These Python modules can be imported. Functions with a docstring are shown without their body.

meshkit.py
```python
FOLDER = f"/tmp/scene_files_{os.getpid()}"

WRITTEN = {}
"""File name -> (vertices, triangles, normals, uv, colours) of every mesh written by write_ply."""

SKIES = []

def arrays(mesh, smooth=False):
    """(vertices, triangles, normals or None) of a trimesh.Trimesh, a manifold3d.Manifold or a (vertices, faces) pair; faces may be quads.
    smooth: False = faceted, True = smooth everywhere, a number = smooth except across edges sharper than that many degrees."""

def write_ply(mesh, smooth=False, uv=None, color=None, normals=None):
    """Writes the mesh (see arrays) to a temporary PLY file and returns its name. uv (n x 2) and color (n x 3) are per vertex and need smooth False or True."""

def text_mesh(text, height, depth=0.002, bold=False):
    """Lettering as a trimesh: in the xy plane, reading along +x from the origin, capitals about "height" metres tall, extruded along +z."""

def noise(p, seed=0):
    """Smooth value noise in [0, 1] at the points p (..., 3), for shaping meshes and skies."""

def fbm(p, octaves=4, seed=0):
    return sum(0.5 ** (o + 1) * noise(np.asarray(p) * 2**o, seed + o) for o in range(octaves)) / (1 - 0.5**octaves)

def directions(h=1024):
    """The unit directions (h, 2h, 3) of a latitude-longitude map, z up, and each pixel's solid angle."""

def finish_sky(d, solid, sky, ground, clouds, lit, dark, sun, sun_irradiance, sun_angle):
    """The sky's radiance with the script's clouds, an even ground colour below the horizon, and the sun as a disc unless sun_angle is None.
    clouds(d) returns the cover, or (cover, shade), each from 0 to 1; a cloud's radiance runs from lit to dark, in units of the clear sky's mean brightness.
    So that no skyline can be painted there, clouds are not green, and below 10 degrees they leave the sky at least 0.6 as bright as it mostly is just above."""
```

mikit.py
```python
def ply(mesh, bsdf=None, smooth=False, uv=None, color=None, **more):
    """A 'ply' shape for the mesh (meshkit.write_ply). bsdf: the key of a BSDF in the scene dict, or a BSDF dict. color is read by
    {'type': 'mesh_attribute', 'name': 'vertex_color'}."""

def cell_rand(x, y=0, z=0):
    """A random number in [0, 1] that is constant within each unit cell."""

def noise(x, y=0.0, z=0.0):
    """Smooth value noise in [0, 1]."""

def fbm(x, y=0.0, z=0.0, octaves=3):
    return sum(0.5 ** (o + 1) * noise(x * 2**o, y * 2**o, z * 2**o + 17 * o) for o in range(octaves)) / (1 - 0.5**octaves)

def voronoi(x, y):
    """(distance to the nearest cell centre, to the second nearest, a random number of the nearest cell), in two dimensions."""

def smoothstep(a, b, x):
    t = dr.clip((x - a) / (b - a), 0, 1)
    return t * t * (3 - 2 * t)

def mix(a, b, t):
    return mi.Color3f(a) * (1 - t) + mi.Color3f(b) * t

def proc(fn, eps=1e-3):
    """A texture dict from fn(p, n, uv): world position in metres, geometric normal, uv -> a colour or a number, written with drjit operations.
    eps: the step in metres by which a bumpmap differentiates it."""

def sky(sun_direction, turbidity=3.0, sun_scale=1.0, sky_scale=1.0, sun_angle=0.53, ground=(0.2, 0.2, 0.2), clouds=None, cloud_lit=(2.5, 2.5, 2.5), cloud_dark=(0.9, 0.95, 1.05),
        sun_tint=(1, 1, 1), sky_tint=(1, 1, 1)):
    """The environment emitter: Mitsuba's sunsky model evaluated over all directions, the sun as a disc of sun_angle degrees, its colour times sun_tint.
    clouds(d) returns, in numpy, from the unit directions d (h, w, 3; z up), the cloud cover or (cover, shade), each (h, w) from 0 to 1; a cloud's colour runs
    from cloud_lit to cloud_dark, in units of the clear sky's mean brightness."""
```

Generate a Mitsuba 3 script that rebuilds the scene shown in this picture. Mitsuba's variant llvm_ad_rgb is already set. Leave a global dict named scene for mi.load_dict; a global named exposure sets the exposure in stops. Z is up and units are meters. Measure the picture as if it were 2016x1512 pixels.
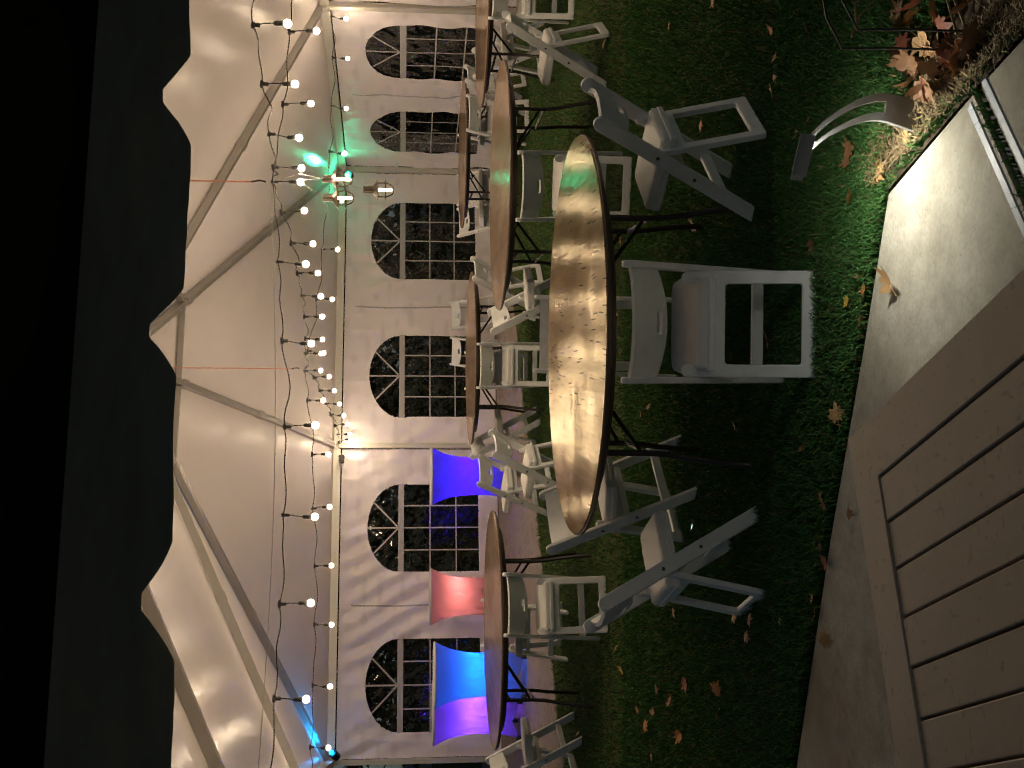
import math, random
import numpy as np, trimesh, shapely
import shapely.geometry as sg
from shapely import affinity
from shapely.ops import unary_union
import drjit as dr
import mitsuba as mi
import mikit, meshkit
from mikit import noise, fbm, smoothstep, mix, proc, voronoi

T = mi.ScalarTransform4f
scene, labels = {}, {}
rng = np.random.default_rng(7)
random.seed(7)
PI = math.pi

# ------------------------------------------------------------------ camera, sky, exposure
FPX = 2284.87                      # focal length in pixels of the 2016 pixel wide photograph (taken in portrait, stored on its side)
YAW, PITCH, ROLL, CAMZ = math.radians(15.435), math.radians(5.306), math.radians(0.291), 1.436
FWD = np.array([math.sin(YAW) * math.cos(PITCH), math.cos(YAW) * math.cos(PITCH), -math.sin(PITCH)])
RGT = np.array([math.cos(YAW), -math.sin(YAW), 0.0])
UPV = np.cross(RGT, FWD)
RGT2 = RGT * math.cos(ROLL) + UPV * math.sin(ROLL)
CAM = np.array([0, 0, CAMZ])
scene['camera'] = {'type': 'perspective', 'fov': 2 * math.degrees(math.atan(1008 / FPX)), 'fov_axis': 'x', 'near_clip': 0.05, 'far_clip': 300.0,
                   'to_world': T().look_at(origin=CAM.tolist(), target=(CAM + FWD).tolist(), up=RGT2.tolist())}
scene['sky'] = {**mikit.sky((0.3, -0.6, 0.35), turbidity=3, sun_scale=0.0, sky_scale=0.028, sky_tint=(1.05, 1.0, 0.92)), 'sampling_weight': 6.0}
exposure = 4.0
KL = 2.0 ** -exposure            # lamp strengths below are given as they look at exposure 0

# ------------------------------------------------------------------ materials
def mat(key, d, two=True):
    scene[key] = {'type': 'twosided', 'b': d} if two else d
    return key
def rgb(*c): return {'type': 'rgb', 'value': [float(x) for x in c]}
def prin(c, rough=0.5, spec=0.5, metal=0.0, **k):
    return {'type': 'principled', 'base_color': c if isinstance(c, dict) else rgb(*c), 'roughness': rough, 'specular': spec, 'metallic': metal, **k}
def bump(d, fn, scale, eps=2e-3): return {'type': 'bumpmap', 'arbitrary': proc(fn, eps), 'scale': scale, 'b': d}

def roof_bump(p, n, uv):
    return fbm(p.x * 1.7 + p.z, p.y * 1.7, p.z * 1.7, 3) * 0.6 + noise(p.x * 9, p.y * 9, p.z * 4) * 0.10 + (noise(p.x * 45, p.y * 3, p.z * 45) + noise(p.x * 3, p.y * 45, p.z * 3)) * 0.07 * smoothstep(0.35, 0.65, noise(p.x * 1.5, p.y * 1.5, p.z * 1.5))
def roof_col(p, n, uv):
    t = fbm(p.x * 1.3, p.y * 1.3, p.z * 1.3, 3)
    return mix((0.70, 0.64, 0.63), (0.79, 0.74, 0.73), t)
mat('roof_vinyl', bump(prin(proc(roof_col), 0.28, 0.5), roof_bump, 0.02))
def wall_col(p, n, uv):
    t = fbm(p.x * 2.1, p.y * 2.1, p.z * 1.2, 3)
    d = smoothstep(0.62, 0.9, noise(p.x * 5, p.y * 5, p.z * 9 + 3)) * 0.12
    return mix((0.72, 0.66, 0.69), (0.80, 0.75, 0.78), t) * (1 - d)
def wall_bump(p, n, uv):
    return fbm(p.x * 6 + p.z * 2, p.y * 6, p.z * 4, 3) * 0.35 + noise(p.x * 22, p.y * 22, p.z * 5) * 0.08
mat('wall_vinyl', bump(prin(proc(wall_col), 0.38, 0.45), wall_bump, 0.05))
mat('window_tape', prin((0.40, 0.385, 0.39), 0.5))
scene['clear_vinyl'] = {'type': 'thindielectric', 'int_ior': 1.36}
mat('aluminium', prin((0.50, 0.48, 0.45), 0.42, 0.5, 0.75))
mat('eave_metal', prin((0.56, 0.54, 0.49), 0.40, 0.5, 0.45))
mat('dark_metal', prin((0.03, 0.03, 0.03), 0.45))
def resin_col(p, n, uv):
    t = smoothstep(0.55, 0.85, fbm(p.x * 14, p.y * 14, p.z * 14, 3))
    return mix((0.71, 0.72, 0.725), (0.60, 0.595, 0.57), t * 0.6)
mat('resin', prin(proc(resin_col), 0.42, 0.4))
mat('cushion', prin((0.69, 0.68, 0.655), 0.5, 0.4))
mat('bolt_metal', prin((0.05, 0.05, 0.05), 0.4))
GC, GS = math.cos(math.radians(-17)), math.sin(math.radians(-17))
def grain_axes(p): return p.x * GC + p.y * GS, -p.x * GS + p.y * GC     # across the grain, along it
def flecks(a, b, fleck):
    d1, d2, w = voronoi(a * 64 + 2.0 * noise(a * 3, b * 3, 7.0), b * 3.0)
    return smoothstep(0.26, 0.12, d1) * dr.select(w > 1 - fleck, 1.0, 0.0) * smoothstep(0.30, 0.55, noise(a * 2.2, b * 1.1, 4.0))
def wood(base, dark, fleck, gold, shine):
    """The diffuse colour of varnished wood, and the tint of its varnish, dull on the flecks and where worn."""
    def fn(p, n, uv):
        a, b = grain_axes(p)
        g = fbm(a * 22, b * 2.2, 3.0, 3)
        fine = noise(a * 160, b * 6.0, 1.0)
        col = mix(base, dark, smoothstep(0.3, 0.7, g) * 0.8 + fine * 0.22)
        worn = smoothstep(0.58, 0.78, fbm(a * 3.1, b * 1.4, 9.0, 3))
        col = mix(col, tuple(min(1.0, v * 1.35) for v in base), worn * 0.5)
        return mix(col, (0.02, 0.010, 0.005), flecks(a, b, fleck) * 0.95) if fleck else col
    def sp(p, n, uv):
        a, b = grain_axes(p)
        t = shine * (0.55 + 0.45 * smoothstep(0.35, 0.65, fbm(a * 4, b * 5, 12.0, 3))) * (0.82 + 0.36 * noise(a * 120, b * 9, 4.0))
        if fleck: t = t * (1 - 0.9 * flecks(a, b, fleck))
        return mi.Color3f(gold) * t
    return {'type': 'roughplastic', 'diffuse_reflectance': proc(fn), 'specular_reflectance': proc(sp), 'int_ior': 1.38, 'nonlinear': False}
def wood_bump(p, n, uv):
    c, s = math.cos(math.radians(-17)), math.sin(math.radians(-17))
    a = p.x * c + p.y * s; b = -p.x * s + p.y * c
    return fbm(a * 5, b * 1.6, 2.0, 2) * 0.5 + noise(a * 60, b * 3, 5.0) * 0.035 + noise(a * 7, b * 8, 8.0) * 0.16 + noise(a * 26, b * 12, 3.0) * 0.04
mat('pine_top', bump({**wood((0.32, 0.205, 0.105), (0.17, 0.102, 0.052), 0.30, (1.0, 0.88, 0.70), 0.74), 'alpha': 0.035}, wood_bump, 0.004))
mat('ply_top', bump({**wood((0.345, 0.238, 0.172), (0.30, 0.203, 0.146), 0, (1.0, 0.90, 0.80), 1.0), 'alpha': 0.032}, wood_bump, 0.003))
mat('table_rim', prin((0.07, 0.045, 0.03), 0.4))
mat('table_leg_paint', prin((0.035, 0.028, 0.024), 0.4, 0.5))
mat('black_cable', prin((0.02, 0.018, 0.016), 0.5))
mat('wire_steel', prin((0.45, 0.43, 0.40), 0.35, 0.5, 0.8))
mat('rope_fibre', prin((0.72, 0.34, 0.24), 0.8))
def awning_col(p, n, uv):
    return mix((0.20, 0.215, 0.195), (0.30, 0.32, 0.29), fbm(p.x * 9, p.y * 9, p.z * 30, 3))
def weave(p, n, uv): return noise(p.x * 420, p.y * 420, p.z * 420) * 0.4 + fbm(p.x * 25, 0.0, p.z * 8, 3)
mat('awning_cloth', bump(prin(proc(awning_col), 0.75, 0.3), weave, 0.004, 6e-4))
mat('shaded_canopy_cloth', prin((0.012, 0.012, 0.012), 0.9, 0.1))  # shade under the awning put into the colour, far darker than the valance
def conc(p, n, uv):
    a = fbm(p.x * 3.2, p.y * 3.2, 1.0, 4)
    b = noise(p.x * 120, p.y * 120, 2.0)
    d1, d2, w = voronoi(p.x * 24, p.y * 24)
    c = smoothstep(0.085, 0.03, d1) * dr.select(w > 0.72, 1.0, 0.0)
    st = smoothstep(0.5, 0.78, fbm(p.x * 1.6 + 4, p.y * 1.6, 6.0, 3))
    a2 = fbm(p.x * 22, p.y * 22, 4.0, 3)
    col = mix((0.43, 0.405, 0.35), (0.27, 0.245, 0.205), smoothstep(0.3, 0.7, a) * 0.75 + smoothstep(0.35, 0.7, a2) * 0.3) * (0.90 + 0.2 * b)
    col = mix(col, (0.21, 0.19, 0.15), st * 0.6)
    return mix(col, (0.13, 0.11, 0.09), c * 0.5)
def conc_bump(p, n, uv): return fbm(p.x * 60, p.y * 60, 0.0, 3) * 0.6 + noise(p.x * 260, p.y * 260, 1.0) * 0.35
mat('concrete', bump(prin(proc(conc), 0.85, 0.3), conc_bump, 0.0035, 1e-3))
def conc2(p, n, uv):
    a = fbm(p.x * 2.2, p.y * 2.2, 1.0, 4); b = noise(p.x * 60, p.y * 60, 2.0)
    sp = smoothstep(0.74, 0.80, noise(p.x * 18, p.y * 9, 5.0))
    return mix(mix((0.205, 0.170, 0.148), (0.150, 0.122, 0.106), a) * (0.92 + 0.16 * b), (0.12, 0.08, 0.06), sp * 0.6)
mat('far_concrete', prin(proc(conc2), 0.85, 0.3))
mat('joint_metal', prin((0.34, 0.37, 0.42), 0.55, 0.5))
mat('joint_gap', prin((0.015, 0.013, 0.011), 0.9))
def lawn_col(p, n, uv):
    return mix((0.030, 0.046, 0.014), (0.048, 0.048, 0.022), fbm(p.x * 6, p.y * 6, 0.0, 3))
mat('lawn_soil', prin(proc(lawn_col), 0.95, 0.1))
mat('grass_blade', {'type': 'diffuse', 'reflectance': {'type': 'mesh_attribute', 'name': 'vertex_color'}})
def soil_col(p, n, uv):
    return mix((0.035, 0.026, 0.018), (0.075, 0.058, 0.040), fbm(p.x * 18, p.y * 18, 0.0, 3))
mat('soil', bump(prin(proc(soil_col), 0.95, 0.1), lambda p, n, uv: fbm(p.x * 30, p.y * 30, 0.0, 3), 0.02))
def leaf_mat(key, a, b):
    def fn(p, n, uv): return mix(a, b, fbm(p.x * 45, p.y * 45, p.z * 45, 2))
    mat(key, prin(proc(fn), 0.6, 0.35))
leaf_mat('leaf_tan', (0.52, 0.33, 0.16), (0.40, 0.23, 0.10))
leaf_mat('leaf_orange', (0.46, 0.21, 0.07), (0.33, 0.14, 0.045))
leaf_mat('leaf_brown', (0.27, 0.135, 0.06), (0.17, 0.08, 0.04))
leaf_mat('leaf_red', (0.26, 0.075, 0.040), (0.17, 0.050, 0.03))
leaf_mat('leaf_yellow', (0.52, 0.40, 0.07), (0.38, 0.26, 0.05))
leaf_mat('leaf_pale', (0.62, 0.55, 0.38), (0.48, 0.40, 0.24))
mat('straw', prin((0.24, 0.18, 0.10), 0.8, 0.2))
mat('twig_bark', prin((0.50, 0.34, 0.17), 0.7, 0.3))
def paint_col(p, n, uv):
    a = fbm(p.x * 7, p.y * 7, 2.0, 3)
    sp = smoothstep(0.86, 0.92, noise(p.x * 110, p.y * 110, 5.0))
    yl = smoothstep(0.66, 0.80, fbm(p.x * 5 + 3, p.y * 5 + 1, 4.0, 2))
    col = mix((0.59, 0.465, 0.35), (0.52, 0.405, 0.305), a)
    col = mix(col, (0.46, 0.41, 0.24), yl * 0.35)
    return mix(col, (0.26, 0.20, 0.12), sp * 0.35)
mat('table_paint', bump(prin(proc(paint_col), 0.5, 0.4), lambda p, n, uv: fbm(p.x * 30, p.y * 30, 0.0, 3) * 0.5 + noise(p.x * 90, p.y * 14, 1.0) * 0.15, 0.0008, 1e-3))
mat('lamp_metal', prin((0.26, 0.265, 0.27), 0.5, 0.5, 0.35))
mat('brass_cap', prin((0.12, 0.095, 0.075), 0.4, 0.5, 0.6))
mat('cap_white', prin((0.72, 0.68, 0.62), 0.5))
mat('black_plastic', prin((0.018, 0.018, 0.02), 0.4))
mat('grey_plastic', prin((0.20, 0.22, 0.26), 0.4))
scene['spandex'] = {'type': 'principledthin', 'base_color': rgb(0.34, 0.34, 0.38), 'roughness': 0.7, 'diff_trans': 1.76, 'spec_trans': 0.0}
mat('cloth_rim', prin((0.50, 0.48, 0.50), 0.7))
mat('bush_leaf', prin((0.032, 0.040, 0.020), 0.6, 0.2))
mat('bark', prin((0.10, 0.075, 0.05), 0.9))
def emit(r, g, b, k, w=1.0): return {'type': 'area', 'radiance': rgb(r * k * KL, g * k * KL, b * k * KL), 'sampling_weight': w}

# ------------------------------------------------------------------ mesh helpers
def cat(ms): return trimesh.util.concatenate([m for m in ms if m is not None])
def box(cx, cy, cz, sx, sy, sz, rot=0.0, b=0.0):
    if b > 0:
        m = bevel_extrude(sg.box(-sx / 2, -sy / 2, sx / 2, sy / 2), sz, b); m.apply_translation([0, 0, -sz / 2])
    else: m = trimesh.creation.box((sx, sy, sz))
    m.apply_transform(trimesh.transformations.rotation_matrix(rot, [0, 0, 1])); m.apply_translation([cx, cy, cz])
    return m
def tube(pts, r, n=8, caps=True):
    pts = np.asarray(pts, float); k = len(pts); r = np.broadcast_to(np.asarray(r, float), (k,))
    t = np.gradient(pts, axis=0); t /= np.linalg.norm(t, axis=1, keepdims=True) + 1e-12
    ref = np.array([0, 0, 1.0]) if abs(t[:, 2]).mean() < 0.8 else np.array([1.0, 0, 0])
    u = np.cross(t, ref); u /= np.linalg.norm(u, axis=1, keepdims=True) + 1e-12
    v = np.cross(t, u); a = np.arange(n) * 2 * PI / n
    V = (pts[:, None] + r[:, None, None] * (np.cos(a)[None, :, None] * u[:, None] + np.sin(a)[None, :, None] * v[:, None])).reshape(-1, 3)
    F = []
    for i in range(k - 1):
        for j in range(n):
            p, q = i * n + j, i * n + (j + 1) % n
            F += [[p, q, q + n], [p, q + n, p + n]]
    V = list(V)
    if caps:
        for i, flip in ((0, False), (k - 1, True)):
            c = len(V); V.append(pts[i])
            for j in range(n):
                p, q = i * n + j, i * n + (j + 1) % n
                F.append([c, q, p] if not flip else [c, p, q])
    return trimesh.Trimesh(np.array(V), np.array(F), process=False)
def lathe(prof, n=24):
    prof = np.asarray(prof, float); k = len(prof); a = np.arange(n) * 2 * PI / n
    V = np.stack([prof[:, :1] * np.cos(a), prof[:, :1] * np.sin(a), np.repeat(prof[:, 1:2], n, 1)], -1).reshape(-1, 3)
    F = []
    for i in range(k - 1):
        for j in range(n):
            p, q = i * n + j, i * n + (j + 1) % n
            F += [[p, q, q + n], [p, q + n, p + n]]
    return trimesh.Trimesh(V, np.array(F), process=False)
def tri_poly(poly):
    v, f = trimesh.creation.triangulate_polygon(poly, engine='earcut')
    return np.asarray(v), np.asarray(f)
def ring_inset(r, d):
    r = np.asarray(r)[:-1]; e = np.roll(r, -1, 0) - r; e /= np.linalg.norm(e, axis=1, keepdims=True) + 1e-12
    nrm = np.stack([e[:, 1], -e[:, 0]], 1)                       # outward for ccw
    m = nrm + np.roll(nrm, 1, 0); m /= np.maximum(np.linalg.norm(m, axis=1, keepdims=True), 1e-6)
    k = 1 / np.maximum((m * nrm).sum(1), 0.5)
    return r - m * (d * k)[:, None]
def bevel_extrude(poly, t, b=0.003):
    """The polygon extruded to thickness t with its edges chamfered by b."""
    poly = sg.polygon.orient(poly); V, F = [], []
    def add(v, f): F.extend((np.asarray(f) + len(V)).tolist()); V.extend(np.asarray(v).tolist())
    rings = [poly.exterior.coords, *[h.coords for h in poly.interiors]]
    ins = [ring_inset(np.array(r)[:, :2], b) for r in rings]
    ip = sg.Polygon(ins[0], ins[1:])
    v, f = tri_poly(ip if ip.is_valid else poly.buffer(-b))
    a = v[f]; area = np.cross(a[:, 1] - a[:, 0], a[:, 2] - a[:, 0]); f = np.where((area < 0)[:, None], f[:, ::-1], f)
    add(np.c_[v, np.full(len(v), t)], f); add(np.c_[v, np.zeros(len(v))], f[:, ::-1])
    for r, i in zip(rings, ins):
        o = np.array(r)[:-1, :2]; n = len(o)
        L = np.vstack([np.c_[i, np.zeros(n)], np.c_[o, np.full(n, b)], np.c_[o, np.full(n, t - b)], np.c_[i, np.full(n, t)]])
        f = []
        for k in range(3):
            for j in range(n):
                p, q = k * n + j, k * n + (j + 1) % n
                f += [[p, q, q + n], [p, q + n, p + n]]
        add(L, f)
    return trimesh.Trimesh(np.array(V), np.array(F), process=False)
def clip_grid(poly, hx, hy):
    """A fine triangulation of the polygon on a grid of cells hx by hy: (points n x 2, triangles)."""
    x0, y0, x1, y1 = poly.bounds; nx, ny = max(1, round((x1 - x0) / hx)), max(1, round((y1 - y0) / hy))
    xs, ys = np.linspace(x0, x1, nx + 1), np.linspace(y0, y1, ny + 1)
    pts, tris, index = [], [], {}
    def pid(p):
        k = (round(p[0], 5), round(p[1], 5))
        if k not in index: index[k] = len(pts); pts.append(k)
        return index[k]
    shapely.prepare(poly)
    cells = shapely.box(np.repeat(xs[:-1], ny), np.tile(ys[:-1], nx), np.repeat(xs[1:], ny), np.tile(ys[1:], nx))
    inside, touch = shapely.contains(poly, cells), shapely.intersects(poly, cells)
    inside |= shapely.area(shapely.intersection(cells, poly)) > 0.99999 * shapely.area(cells)
    for c, i, t in zip(cells, inside, touch):
        if i:
            b = c.bounds; q = [pid((b[0], b[1])), pid((b[2], b[1])), pid((b[2], b[3])), pid((b[0], b[3]))]
            tris += [[q[0], q[1], q[2]], [q[0], q[2], q[3]]]
        elif t:
            g = c.intersection(poly)
            for gg in getattr(g, 'geoms', [g]):
                if gg.geom_type != 'Polygon' or gg.area < 1e-9: continue
                v, f = tri_poly(sg.polygon.orient(gg))
                for tr in f:
                    a, bb, cc = v[tr]
                    if np.cross(bb - a, cc - a) < 0: tr = tr[::-1]
                    q = [pid(v[k]) for k in tr]
                    if len(set(q)) == 3: tris.append(q)
    return np.array(pts), np.array(tris)
def solid_sheet(P, F, mapf, t):
    """A sheet of thickness t over the triangulation, mapf: (points, offset) -> 3d."""
    n = len(P); A, B = mapf(P, t / 2), mapf(P, -t / 2)
    e = np.vstack([F[:, [0, 1]], F[:, [1, 2]], F[:, [2, 0]]]); s = np.sort(e, 1)
    _, inv, cnt = np.unique(s, axis=0, return_inverse=True, return_counts=True)
    be = e[cnt[inv.ravel()] == 1]
    side = np.vstack([np.c_[be[:, 0], be[:, 0] + n, be[:, 1]], np.c_[be[:, 1], be[:, 0] + n, be[:, 1] + n]])
    return trimesh.Trimesh(np.vstack([A, B]), np.vstack([F, F[:, ::-1] + n, side]), process=False)
def frame_to(origin, x, y):
    x = np.asarray(x, float) / np.linalg.norm(x); y = np.asarray(y, float); y = y - x * (x @ y); y /= np.linalg.norm(y)
    M = np.eye(4); M[:3, 0], M[:3, 1], M[:3, 2], M[:3, 3] = x, y, np.cross(x, y), origin
    return M
def bar(a, b, prof, up=(0, 0, 1)):
    """A profile (polygon across: x sideways, y along up) run from a to b."""
    a, b = np.asarray(a, float), np.asarray(b, float); L = np.linalg.norm(b - a); z = (b - a) / L
    m = trimesh.creation.extrude_polygon(prof, L, engine='earcut')
    x = np.cross(np.asarray(up, float), z); x /= np.linalg.norm(x); y = np.cross(z, x)
    M = np.eye(4); M[:3, 0], M[:3, 1], M[:3, 2], M[:3, 3] = x, y, z, a
    m.apply_transform(M); return m

# ------------------------------------------------------------------ naming
counts = {}
def numbered(key):
    n = counts.get(key, 0); counts[key] = n + 1
    return key if n == 0 else f'{key}_{n:03d}'
def obj(name, mesh, m, parent=None, smooth=30, M=None, **more):
    key = numbered(f'{parent}__{name}' if parent else name)
    d = mesh if isinstance(mesh, dict) else mikit.ply(mesh, m, smooth=smooth)
    d = {**d, **more}
    if M is not None: d['to_world'] = T(np.asarray(M).tolist()) if not isinstance(M, T) else M
    scene[key] = d
    return key
def thing(name, label=None, category=None, group=None):
    key = numbered(name)
    if label: tag(key, label, category, group)
    return key
def tag(key, label, category=None, group=None, kind=None):
    d = {'label': label}
    if category: d['category'] = category
    if group: d['group'] = group
    if kind: d['kind'] = kind
    labels[key] = d
    return key
def structure(name, mesh, m, label, smooth=False):
    k = obj(name, mesh, m, smooth=smooth); labels[k] = {'label': label, 'kind': 'structure'}
    return k

# ------------------------------------------------------------------ ground
def gz(X, Y):
    d = np.asarray(X) * math.sin(YAW) + np.asarray(Y) * math.cos(YAW)
    t = np.clip((d - 4.6) / 3.4, 0, 1)
    return -0.095 * (1 - t * t * (3 - 2 * t))
gx, gy = np.meshgrid(np.linspace(-30, 40, 141), np.linspace(-20, 60, 161), indexing='ij')
V = np.stack([gx, gy, gz(gx, gy)], -1).reshape(-1, 3); ny = gy.shape[1]
idx = np.arange(len(V)).reshape(gx.shape)
Fq = np.stack([idx[:-1, :-1], idx[1:, :-1], idx[1:, 1:], idx[:-1, 1:]], -1).reshape(-1, 4)
structure('lawn', trimesh.Trimesh(V, np.vstack([Fq[:, :3], Fq[:, [0, 2, 3]]]), process=False), 'lawn_soil', 'dark soil and thatch under the lawn', smooth=True)

# the near walkway: two slabs with a dark joint between tooled bluish margins
EA = [(-3.4, 7.0), (-0.26, 4.61), (0.54, 4.03), (1.11, 3.57), (1.53, 3.25)]
slab1 = sg.Polygon([*EA, (1.558, 2.672), (-3.6, 0.62)])
slab2 = sg.Polygon([(1.560, 2.640), (1.60, -1.5), (-3.6, -1.5), (-3.6, 0.57)])
walk = 'walkway'
counts['walkway'] = 1
labels[walk] = {'label': 'pale concrete walkway beside the lawn', 'kind': 'structure'}
def slab(poly, z0, z1):
    m = bevel_extrude(poly, z1 - z0, 0.006); m.apply_translation([0, 0, z0]); return m
obj('slab', slab(slab1, -0.20, -0.083), 'concrete', walk, smooth=False)
obj('slab', slab(slab2, -0.20, -0.083), 'concrete', walk, smooth=False)
jd = np.array([-5.16, -2.05]); jd /= np.linalg.norm(jd); jn = np.array([-jd[1], jd[0]])
for s, off in ((1, -0.030), (-1, 0.028)):
    a = np.array([1.553, 2.656]) + jn * off
    q = [a, a + jd * 4.4, a + jd * 4.4 + jn * (-0.034 * s), a + jn * (-0.034 * s)]
    obj('tooled_edge', slab(sg.Polygon(q).buffer(0), -0.09, -0.079), 'joint_metal', walk, smooth=False)
obj('joint', slab(sg.Polygon([np.array([1.553, 2.656]) + jn * .016, np.array([1.553, 2.656]) + jn * .016 + jd * 4.4, np.array([1.553, 2.656]) - jn * .016 + jd * 4.4, np.array([1.553, 2.656]) - jn * .016]), -0.20, -0.094), 'joint_gap', walk, smooth=False)
# the pavement along the far wall of the tent, running aslant
e0, e1 = np.array([-0.38, 10.87]), np.array([4.59, 14.15]); ed = (e1 - e0) / np.linalg.norm(e1 - e0)
wob = [e0 + ed * s + np.array([-ed[1], ed[0]]) * (0.03 * math.sin(s * 1.7) + 0.02 * math.sin(s * 4.1)) for s in np.linspace(-8, 12.5, 60)]
structure('pavement', slab(sg.Polygon([*wob, (12, 22), (-8, 22)]).buffer(0), -0.15, 0.006), 'far_concrete', 'reddish concrete pavement along the far tent wall')
# planting bed to the side of the walkway
bed = sg.Polygon([(1.535, 3.25), (1.60, 3.36), (1.72, 3.15), (1.86, 2.7), (2.05, 1.6), (2.05, 0.5), (1.60, 0.5), (1.565, 2.4)])
P, F = clip_grid(bed, 0.06, 0.06)
structure('planting_bed', trimesh.Trimesh(np.c_[P, -0.088 + 0.02 * meshkit.fbm(np.c_[P * 9, P[:, 0] * 0], 3)], F, process=False), 'soil', 'dark soil bed strewn with straw beside the walkway', smooth=True)

# ------------------------------------------------------------------ grass
def grass(n, cond, dmin, dmax, hlo, hhi, tri):
    d = dmin + (dmax - dmin) * rng.random(n); half = 0.335 * d + 0.35
    side = (rng.random(n) * 2 - 1) * half
    X = FWD[0] / math.cos(PITCH) * d + RGT[0] * side; Y = FWD[1] / math.cos(PITCH) * d + RGT[1] * side
    ok = cond(X, Y); X, Y, d = X[ok], Y[ok], d[ok]; n = len(X)
    tuft = meshkit.fbm(np.c_[X * 2.3, Y * 2.3, X * 0], 3)
    h = (hlo + (hhi - hlo) * rng.random(n)) * (0.65 + 0.7 * tuft); w = 0.0016 + 0.0016 * rng.random(n) + 0.0003 * d
    az = rng.random(n) * 2 * PI; lean = (0.15 + 0.75 * rng.random(n)) * h; la = rng.random(n) * 2 * PI
    base = np.c_[X, Y, gz(X, Y) - 0.003]; sd = np.c_[np.cos(az), np.sin(az), 0 * az] * w[:, None]
    ln = np.c_[np.cos(la), np.sin(la), 0 * la] * lean[:, None]; up = np.c_[0 * h, 0 * h, h]
    if tri == 1:
        V = np.stack([base - sd, base + sd, base + up * 0.85 + ln], 1); Fl = np.array([[0, 1, 2]])
    else:
        mid = base + up * 0.62 + ln * 0.35
        V = np.stack([base - sd, base + sd, mid + sd * 0.8, mid - sd * 0.8, base + up * 0.92 + ln], 1); Fl = np.array([[0, 1, 2], [0, 2, 3], [3, 2, 4]])
    F = (Fl[None] + (np.arange(n) * V.shape[1])[:, None, None]).reshape(-1, 3)
    t = rng.random(n)[:, None]; dry = (rng.random(n) < 0.06)[:, None]
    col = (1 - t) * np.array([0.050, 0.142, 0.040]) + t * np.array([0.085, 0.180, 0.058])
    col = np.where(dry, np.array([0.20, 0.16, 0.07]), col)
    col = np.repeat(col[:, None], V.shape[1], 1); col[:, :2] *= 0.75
    return V.reshape(-1, 3), F, col.reshape(-1, 3)
near_slab = unary_union([slab1, slab2]).buffer(0.012); bed_in = bed.buffer(-0.03)
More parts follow.
